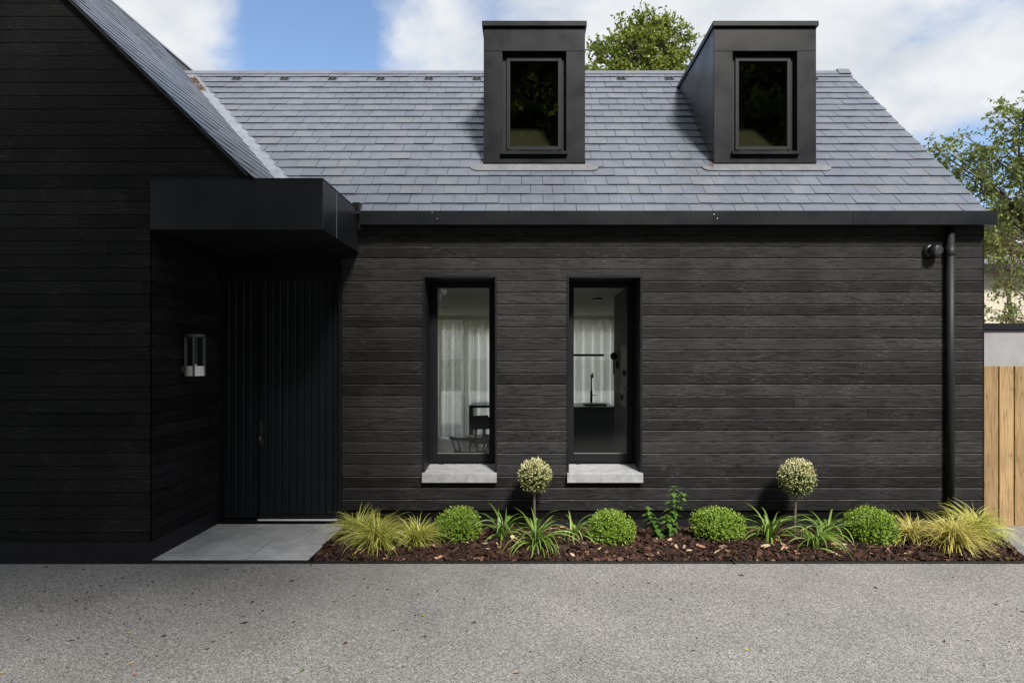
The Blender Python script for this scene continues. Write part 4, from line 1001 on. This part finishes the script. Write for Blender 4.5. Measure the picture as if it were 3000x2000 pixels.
def blades(n, lmin, lmax, wmin, wmax, spread, droop, seed, base_r, nseg=7, fold=0.3, bias=(0, 0)):
    """arching ribbons: each a strip of nseg quads, with a fold along the middle -> 2 strips"""
    g = np.random.default_rng(seed); V = []; Rn = []
    az = g.uniform(0, 2*np.pi, n); L_ = g.uniform(lmin, lmax, n); W_ = g.uniform(wmin, wmax, n)
    th0 = np.clip(np.abs(g.normal(0, spread, n)), 0, 1.25); dr = droop*g.uniform(.6, 1.35, n)
    pos = np.stack([g.normal(0, base_r, n), g.normal(0, base_r, n), np.zeros(n)], 1)
    dirh = np.stack([np.cos(az)+bias[0], np.sin(az)+bias[1], np.zeros(n)], 1); dirh = unit(dirh)
    side = np.stack([-dirh[:, 1], dirh[:, 0], np.zeros(n)], 1)
    tw = g.normal(0, .5, n)
    rn = g.beta(2, 2, n)
    P = [pos]; th = th0.copy()
    for i in range(nseg):
        th = th0 + dr*((i+.5)/nseg)**1.15*2.2
        th = np.minimum(th, 2.75)
        st = L_/nseg
        P.append(P[-1] + dirh*(np.sin(th)*st)[:, None] + np.array([0, 0, 1])*(np.cos(th)*st)[:, None])
    for i in range(nseg+1): P[i][:, 2] = np.maximum(P[i][:, 2], .002)
    S = []
    for i in range(nseg+1):
        t = i/nseg; wi = W_*(1-t**2.2)*(.6+.4*min(1, t*4)) + .0004
        d = side*np.cos(tw*t)[:, None] + np.array([0, 0, 1])*np.sin(tw*t)[:, None]
        S.append(d*wi[:, None])
    dn = np.array([0, 0, 1.0])
    for i in range(nseg):
        c0, c1 = P[i], P[i+1]; f0 = -dn*np.linalg.norm(S[i], axis=1)[:, None]*fold; f1 = -dn*np.linalg.norm(S[i+1], axis=1)[:, None]*fold
        V.append(np.stack([c0-S[i], c0+f0, c1+f1, c1-S[i+1]], 1).reshape(-1, 3)); V.append(np.stack([c0+f0, c0+S[i], c1+S[i+1], c1+f1], 1).reshape(-1, 3))
        t = i/nseg; Rn += [np.clip(rn*.9+.12*t+g.normal(0, .03, n), 0, 1), np.clip(rn*.9+.10*t-.10, 0, 1)]
    return np.concatenate(V), np.concatenate(Rn)
def bed_plant(name, px, D, lab, cat, grp, V, Rn, m):
    y = D-CD; x = (px-CX)*D/F; t = empty(name, (x, y, bed_z(x, y)+.005), lab, cat, grp)
    fast_mesh('blades' if name == 'sedge' else 'leaves', V, 4, m, Rn, t); return t
def sedge(px, D, lab, seed, n=400, L_=(.24, .46), m=None, sp=.55, bias=(0, 0)):
    V, Rn = blades(n, L_[0], L_[1], .0022, .0044, sp, .80, seed, .030, 7, .3, bias); return bed_plant('sedge', px, D, lab, 'ornamental grass', 'yellow variegated sedges', V, Rn, m or sedge_m)
sedge(1050, 6.05, 'yellow sedge at the back beside the paving, leftmost', 41, 520, (.22, .42))
sedge(1102, 5.80, 'large yellow sedge at the left front of the bed', 42, 600, (.25, .46))
sedge(1220, 5.92, 'smaller yellow sedge just left of the first box ball', 43, 430, (.21, .39))
sedge(2672, 5.95, 'small yellow sedge beside the rightmost box ball', 44, 340, (.22, .39), sedge_w)
sedge(2790, 5.78, 'large yellow sedge at the right front of the bed', 45, 600, (.26, .48), sedge_w, bias=(.15, -.15))
sedge(2855, 6.02, 'pale yellow sedge at the house corner in front of the fence', 46, 600, (.26, .48), sedge_m, bias=(.25, 0))
def strap(px, D, lab, seed, n=26, L_=(.22, .40), w_=(.007, .012), sp=.50, bias=(0, 0)):
    V, Rn = blades(int(n*1.45), L_[0]*1.15, L_[1]*1.20, w_[0]*1.05, w_[1]*1.05, sp, 1.0, seed, .018, 9, .35, bias); return bed_plant('strap_leaf_plant', px, D, lab, 'plant', 'green strap leaved plants', V, Rn, strap_m)
strap(1472, 6.05, 'green strap leaved plant between first box ball and the left standard', 51, 30, (.26, .40))
strap(1572, 5.76, 'large drooping strap leaved plant at the foot of the left standard, overhanging the edge', 55, 44, (.28, .47), bias=(.25, -.3))
strap(1682, 6.08, 'small strap leaved plant left of the box ball under the right window', 53, 18, (.20, .32), bias=(.2, 0))
strap(2258, 5.98, 'strap leaved plant left of the right standard trunk', 57, 34, (.26, .44))
strap(2388, 5.74, 'strap leaved plant in front of the right standard, nearest the driveway', 58, 40, (.24, .42), bias=(.1, -.1))
strap(2425, 6.14, 'tall strap leaved plant behind and right of the right standard', 56, 28, (.30, .44), bias=(.3, 0))
# leafy shrub with two upright stems
y = -.40; sxp = X(1952, y)
t = empty('leafy_shrub', (sxp, y, -.03), 'leafy green young shrub with upright stems below right of the right window', 'shrub')
b = MB(); g = np.random.default_rng(5); V = []; Rn = []
stems = [[(0, 0, 0), (.03, 0, .2), (.055, .0, .36), (.085, 0, .50)], [(0, 0, .02), (.06, 0, .2), (.12, .0, .33), (.165, 0, .44)], [(-.02, 0, 0), (-.09, -.02, .10), (-.15, -.02, .2), (-.19, -.02, .31)], [(.0, 0, 0), (.03, -.04, .12), (-.02, -.05, .22)], [(.02, 0, 0), (.08, .02, .15), (.09, .02, .28)]]
for s in stems:
    b.tube(s, [.005]+[.0035]*(len(s)-1), 6)
    pts_ = []
    for i in range(len(s)-1):
        for q in range(5): pts_.append(Vector(s[i]).lerp(Vector(s[i+1]), q/5))
    pts_.append(Vector(s[-1]))
    for i, p in enumerate(pts_[2:]):
        fr = i/len(pts_)
        for sg in (-1, 1):
            a = i*1.57 + (0 if sg > 0 else math.pi) + g.normal(0, .3)
            d = np.array([[math.cos(a), math.sin(a)*.8, .25-.4*(1-fr)+g.normal(0, .15)]]); d = unit(d); l = .100*(1-.38*fr)*g.uniform(.8, 1.15)
            c = np.array([p]); up = unit(np.array([[-d[0, 0]*.3, -d[0, 1]*.3, 1]])); sd_ = unit(np.cross(d, up)); w2 = l*.36
            tip = c+d*l+np.array([[0, 0, -.3*l]]); m1_ = c+d*l*.4+up*l*.05; m2_ = c + d*l*.75
            V += [c[0], (m1_-sd_*w2)[0], (tip)[0], m1_[0]]; V += [c[0], m1_[0], tip[0], (m1_+sd_*w2)[0]]; rv = float(np.clip(.25+.6*fr+g.normal(0, .15), 0, 1)); Rn += [rv, max(0, rv-.15)]
b.build('stems', stem_m, t); fast_mesh('leaves', np.array(V), 4, shrub_m, np.array(Rn), t)

# ================================================================ RIGHT BACKGROUND
# timber fence
fy = .06; fz_t, fz_b = Z(1072, fy), -.03
fen = empty('timber_fence', (X(2880, fy), fy, fz_b), 'new golden timber board fence or gate beside the house corner', 'fence')
ox = X(2880, fy); b0 = X(2883, fy)-ox
for i in range(-1, 16):
    x0 = b0+i*.1635; 
    b = MB(); b.box(max(x0, -.018) if i < 0 else x0, x0+.150, 0, .022, .0 + .0, fz_t-fz_b + random.uniform(-.003, .003), bev=.003, rnd=random.random()); b.build('board', fence_m, fen)
for i in range(0, 15):
    x0 = b0+i*.1635+.085; b = MB(); b.box(x0, x0+.145, .072, .094, .0, fz_t-fz_b-.01, bev=.003, rnd=random.random()); b.build('board', fence_m, fen)
for z in (.25, 1.40):
    b = MB(); b.box(-.01, 2.5, .0225, .0715, z, z+.09); b.build('rail', fence_m, fen)
# rendered outbuilding with dark coping
gy = 4.6
ob = empty('outbuilding', (X(2876, gy), gy, 0), 'low grey rendered outbuilding with dark flat roof edge behind the fence', 'outbuilding')
b = MB(); b.box(-.6, 5.0, 0, 3, -.05, Z(967, gy)); b.build('wall', render_m, ob)
b = MB(); b.box(-.65, 5.05, -.05, 3.05, Z(966, gy), Z(947, gy), bev=.004); b.build('coping', alu, ob)
# neighbour house
hy = 15.0; hx0 = X(2884, hy); nh = empty('neighbour_house', (hx0, hy, 0), 'cream rendered neighbouring house with slate roof, half hidden by birch branches', 'house')
we = Z(785, hy)
b = MB(); b.box(0, 9, 0, 8, -.05, we); b.build('wall', cream_m, nh)
b = MB(); rz_ = we+2.7; b.prism([(-.5, -.45, we-.02), (9.5, -.45, we-.02), (9.5, 4, rz_), (-.5, 4, rz_)], (0, 0, 0), (0, 0, .12)); b.prism([(-.5, 4.001, rz_), (9.5, 4.001, rz_), (9.5, 8.4, we), (-.5, 8.4, we)], (0, 0, 0), (0, 0, .12)); rfo = b.build('roof', roof2_m, nh)
b = MB(); b.box(-.5, 9.5, -.60, -.451, we-.12, we+.05); b.build('gutter', black_pl, nh)
b = MB(); b.prism([(0, .01, we), (0, 7.9, we), (0, 4, rz_-.05)], (0, 0, 0), (.1, 0, 0)); b.build('gable', cream_m, nh)
wx = X(2984, hy-.2)-hx0
b = MB(); b.box(wx-.05, wx+1.6, -.1, 3, Z(712, hy), Z(625, hy)); b.build('roof_dormer', white_m, nh)
b = MB(); b.prism([(wx-.2, -.3, Z(628, hy)), (wx+.8, -.3, Z(590, hy)), (wx+1.8, -.3, Z(628, hy))], (0, 0, 0), (0, 3.5, 0)); b.build('dormer_roof', roof2_m, nh)
b = MB(); b.box(wx+.06, wx+1.4, -.13, -.1005, Z(704, hy), Z(632, hy)); wn_ = b.build('window', mat('dark_pane', (.06, .07, .08), .1, .6), nh)

# ---- trees
def tree(name, base, height, trunk_r, lobes, n_cl, twigs, leaf, lab, cat, grp, lm, bm, seed, per=9, twl=.5, droop=.2, lw=.36, fill=.55, lean=1.0):
    """lobes: ((x,y,z),(rx,ry,rz)) relative to base; clumps spread through lobes, twigs with leaves along them"""
    g = np.random.default_rng(seed); t = empty(name, base, lab, cat, grp)
    vol = np.array([r[0]*r[1]*r[2] for _, r in lobes])**.8; pick = g.choice(len(lobes), n_cl, p=vol/vol.sum())
    d = unit(g.normal(size=(n_cl, 3))); rad = g.uniform(fill, 1, n_cl)**.7
    C0 = np.array([lobes[i][0] for i in pick]) + d*rad[:, None]*np.array([lobes[i][1] for i in pick])
    wood = MB()
    top = height; axis = [Vector((0, 0, 0)), Vector((g.normal(0, .1), g.normal(0, .1), top*.3)), Vector((g.normal(0, .2), g.normal(0, .2), top*.6)), Vector((g.normal(0, .2), g.normal(0, .2), top*.88))]
    lc = np.mean([l[0] for l in lobes], axis=0)
    for k in (1, 2, 3): axis[k].x += lean*lc[0]*k/3; axis[k].y += lean*lc[1]*k/3
    wood.tube(axis, [trunk_r, trunk_r*.8, trunk_r*.5, trunk_r*.12], 10)
    def ax(z):
        z = max(0, min(axis[3].z-.01, z))
        for k in range(3):
            if axis[k].z <= z <= axis[k+1].z: return axis[k].lerp(axis[k+1], (z-axis[k].z)/(axis[k+1].z-axis[k].z))
        return axis[3]
    # limbs: one per lobe, branches from limb to clumps
    hubs = []
    for lo, r in lobes:
        h = Vector(lo); s = ax(max(height*.15, h.z - (Vector((h.x, h.y, 0)) - Vector((ax(h.z).x, ax(h.z).y, 0))).length*.8 - r[2]*.6)); m = s.lerp(h, .5) + Vector((0, 0, .08*(h-s).length))
        wood.tube([s, m, h], [trunk_r*.30, trunk_r*.19, trunk_r*.09], 6); hubs.append((s, m, h))
    V = []; Rn = []
    for i in range(n_cl):
        c = Vector(C0[i]); s, m, h = hubs[pick[i]]; q = g.uniform(.2, 1); s0 = (s.lerp(m, q*2) if q < .5 else m.lerp(h, q*2-1))
        mid = s0.lerp(c, .5) + Vector((g.normal(0, .05), g.normal(0, .05), .12))*(c-s0).length*.5
        wood.tube([s0, mid, c], [trunk_r*.08+.003, trunk_r*.05+.002, .003], 4, cap=False)
        tone = g.normal(0, .12)
        outd = (c-Vector(lobes[pick[i]][0])); outd = outd.normalized() if outd.length > .01 else Vector((0, 0, 1))
        td = unit(g.normal(size=(twigs, 3)) + np.array(outd)*.9 + np.array([0, 0, .15-droop]))
        for k in range(twigs):
            l = twl*g.uniform(.5, 1.25); a = np.array(c)
            tt = (np.arange(per)+g.uniform(0, 1, per))/per
            pts_ = a + td[k]*(tt*l)[:, None] + np.array([0, 0, -1])*(droop*l*tt**2)[:, None]
            if twl > .3:
                e = Vector(a + td[k]*l + np.array([0, 0, -droop*l])); mm_ = Vector(a + td[k]*l*.5 + np.array([0, 0, -droop*l*.25])); wood.tube([c, mm_, e], [.0035, .0025, .0015], 3, cap=False)
            dd = unit(g.normal(size=(per, 3)) + td[k]*.6 + np.array([0, 0, -droop*1.2])); nn = unit(g.normal(size=(per, 3)) + np.array([0, 0, .8]))
            V.append(leaf_poly(pts_, dd, nn, g.uniform(.7, 1.25, per)*leaf, g.uniform(.8, 1.15, per)*leaf*lw)); Rn.append(np.clip(g.normal(.45+tone, .2, per), 0, 1))
    fast_mesh('crown', np.concatenate(V), 4, lm, np.concatenate(Rn), t); wood.build('trunk', bm, t, smooth=True)
    return t
# tree behind the ridge
ty_ = 15.5; D_ = ty_+CD; q = D_/F
def LB(px, py, rp, rz=None, dy=0): return ((px-CX)*q, dy, CH-(py-CY)*q), (rp*q, rp*q, (rz or rp)*q)
bx_ = (1890-CX)*q
lobes = [LB(1900, 110, 62), LB(1830, 150, 78), LB(1965, 140, 70), LB(1890, 190, 110), LB(1780, 200, 72), LB(1850, 92, 44), LB(1990, 200, 66), LB(1905, 66, 34), LB(1960, 88, 34), LB(1880, 320, 150), LB(1760, 300, 90), LB(1735, 230, 50), LB(2020, 290, 60)]
lobes = [((a[0]-bx_, a[1], a[2]), r) for a, r in lobes]
tree('broadleaf_tree', (bx_, ty_, 0), 12.5, .28, lobes, 500, 6, .115, 'green broadleaf tree rising behind the ridge between the two dormers', 'tree', None, tree_a, twig_m, 61, per=10, twl=.42, droop=.05, fill=.35)
# birch right of the house
ty_ = 6.5; D_ = ty_+CD; q = D_/F; bx_ = (3120-CX)*q
lobes = [LB(2960, 430, 110, 130), LB(2850, 500, 95, 80), LB(2770, 440, 62, 52), LB(2900, 600, 90, 70), LB(3020, 560, 110, 110), LB(2990, 350, 50, 60), LB(2830, 400, 48, 48), LB(2745, 440, 46, 40), LB(2800, 490, 50, 45), LB(2935, 330, 30, 40), LB(3050, 400, 90, 120)]
lobes = [((a[0]-bx_, a[1], a[2]), r) for a, r in lobes]
tree('birch_tree', (bx_, ty_, 0), 7.4, .09, lobes, 175, 5, .078, 'airy birch tree with dark leaves against the sky, right of the roof', 'tree', 'birches by the outbuilding', tree_b, twig_m, 62, per=10, twl=.44, droop=.32, lw=.32, fill=.2, lean=.15)
ty_ = 5.0 + 3.6; D_ = ty_+CD; q = D_/F; bx_ = (3120-CX)*q
lobes = [LB(2950, 700, 70, 60), LB(2900, 690, 50, 55), LB(3000, 800, 60, 90), LB(2910, 800, 40, 80, ), LB(2920, 920, 60, 40), LB(2990, 920, 60, 40), LB(2960, 640, 60, 30)]
lobes = [((a[0]-bx_, a[1], a[2]), r) for a, r in lobes]
tree('birch_tree', (bx_, ty_, 0), 5.6, .08, lobes, 105, 4, .085, 'lower birch with reddish branches hanging before the cream house', 'tree', 'birches by the outbuilding', tree_b, birch_tw, 63, per=8, twl=.50, droop=.30, lw=.30, fill=.1, lean=.1)
ty_ = 12.5; D_ = ty_+CD; q = D_/F; bx_ = (3010-CX)*q
lobes = [LB(2950, 640, 90, 45), LB(3020, 620, 60, 45), LB(2905, 690, 55, 45), LB(2895, 740, 30, 30)]
lobes = [((a[0]-bx_, a[1], a[2]), r) for a, r in lobes]
tree('autumn_tree', (bx_, ty_, 0), 5.8, .12, lobes, 130, 6, .10, 'yellowing tree between the birch and the neighbouring roof', 'tree', None, tree_c, twig_m, 64, per=8, twl=.35, droop=.1, fill=.1)
# trees behind the camera: they shade the wing and stand in the window reflections
lobes = [((-.8, 0, 10.9), (3.9, 3.0, 3.4)), ((-4.4, 0, 9.9), (3.6, 3, 3.6)), ((2.3, .3, 11.8), (2.1, 2.2, 2.6)), ((-3.5, .2, 7.2), (3.6, 2.2, 1.9)), ((-8, 0, 9), (4, 3, 4.4))]
tree('shade_tree', (-1.9, -10.0, 0), 13, .32, lobes, 500, 8, .26, 'large dark tree across the driveway shading the gabled wing', 'tree', None, tree_d, twig_m, 65, per=9, twl=1.0, droop=.1, fill=.1)
lobes = [((0, 0, 7.5), (3.8, 2.6, 4.0)), ((2.2, 0, 10.6), (2.8, 2.2, 3.0)), ((-2.2, 0, 10.2), (2.8, 2.2, 3.2)), ((0, 0, 13.0), (2.8, 2.2, 3.0)), ((-2.6, .5, 3.0), (2.4, 1.5, 3.0)), ((2.6, .5, 3.0), (2.4, 1.5, 3.0))]
T0 = tree('boundary_tree', (0, -21, 0), 14, .28, lobes, 560, 8, .34, 'dark tree of the boundary row opposite the house, middle one', 'tree', 'boundary trees opposite the house', tree_d, twig_m, 66, per=9, twl=.9, droop=.1, fill=.2)
for i, (x, yy, s, lab) in enumerate([(-6.6, -22, 1.05, 'second from the left'), (-13, -20, 1.1, 'leftmost'), (6.3, -21.5, 1.0, 'second from the right'), (12.5, -22, 1.05, 'third from the right'), (19, -20, 1.1, 'at the far right end'), (-3.2, -27, 1.25, 'set back left of the middle'), (3.4, -27, 1.3, 'set back right of the middle'), (9.6, -28, 1.3, 'set back towards the right'), (-10, -27, 1.3, 'set back towards the left'), (16, -28, 1.35, 'set back at the far right')]):
    c = T0.copy(); col.objects.link(c); c.location = (x, yy, 0); c.scale = (s, s, s*random.uniform(1.05, 1.15)); c.rotation_euler = (0, 0, random.uniform(0, 6)); c['label'] = 'dark tree of the boundary row opposite the house, ' + lab
    for ch in T0.children: d = ch.copy(); col.objects.link(d); d.parent = c
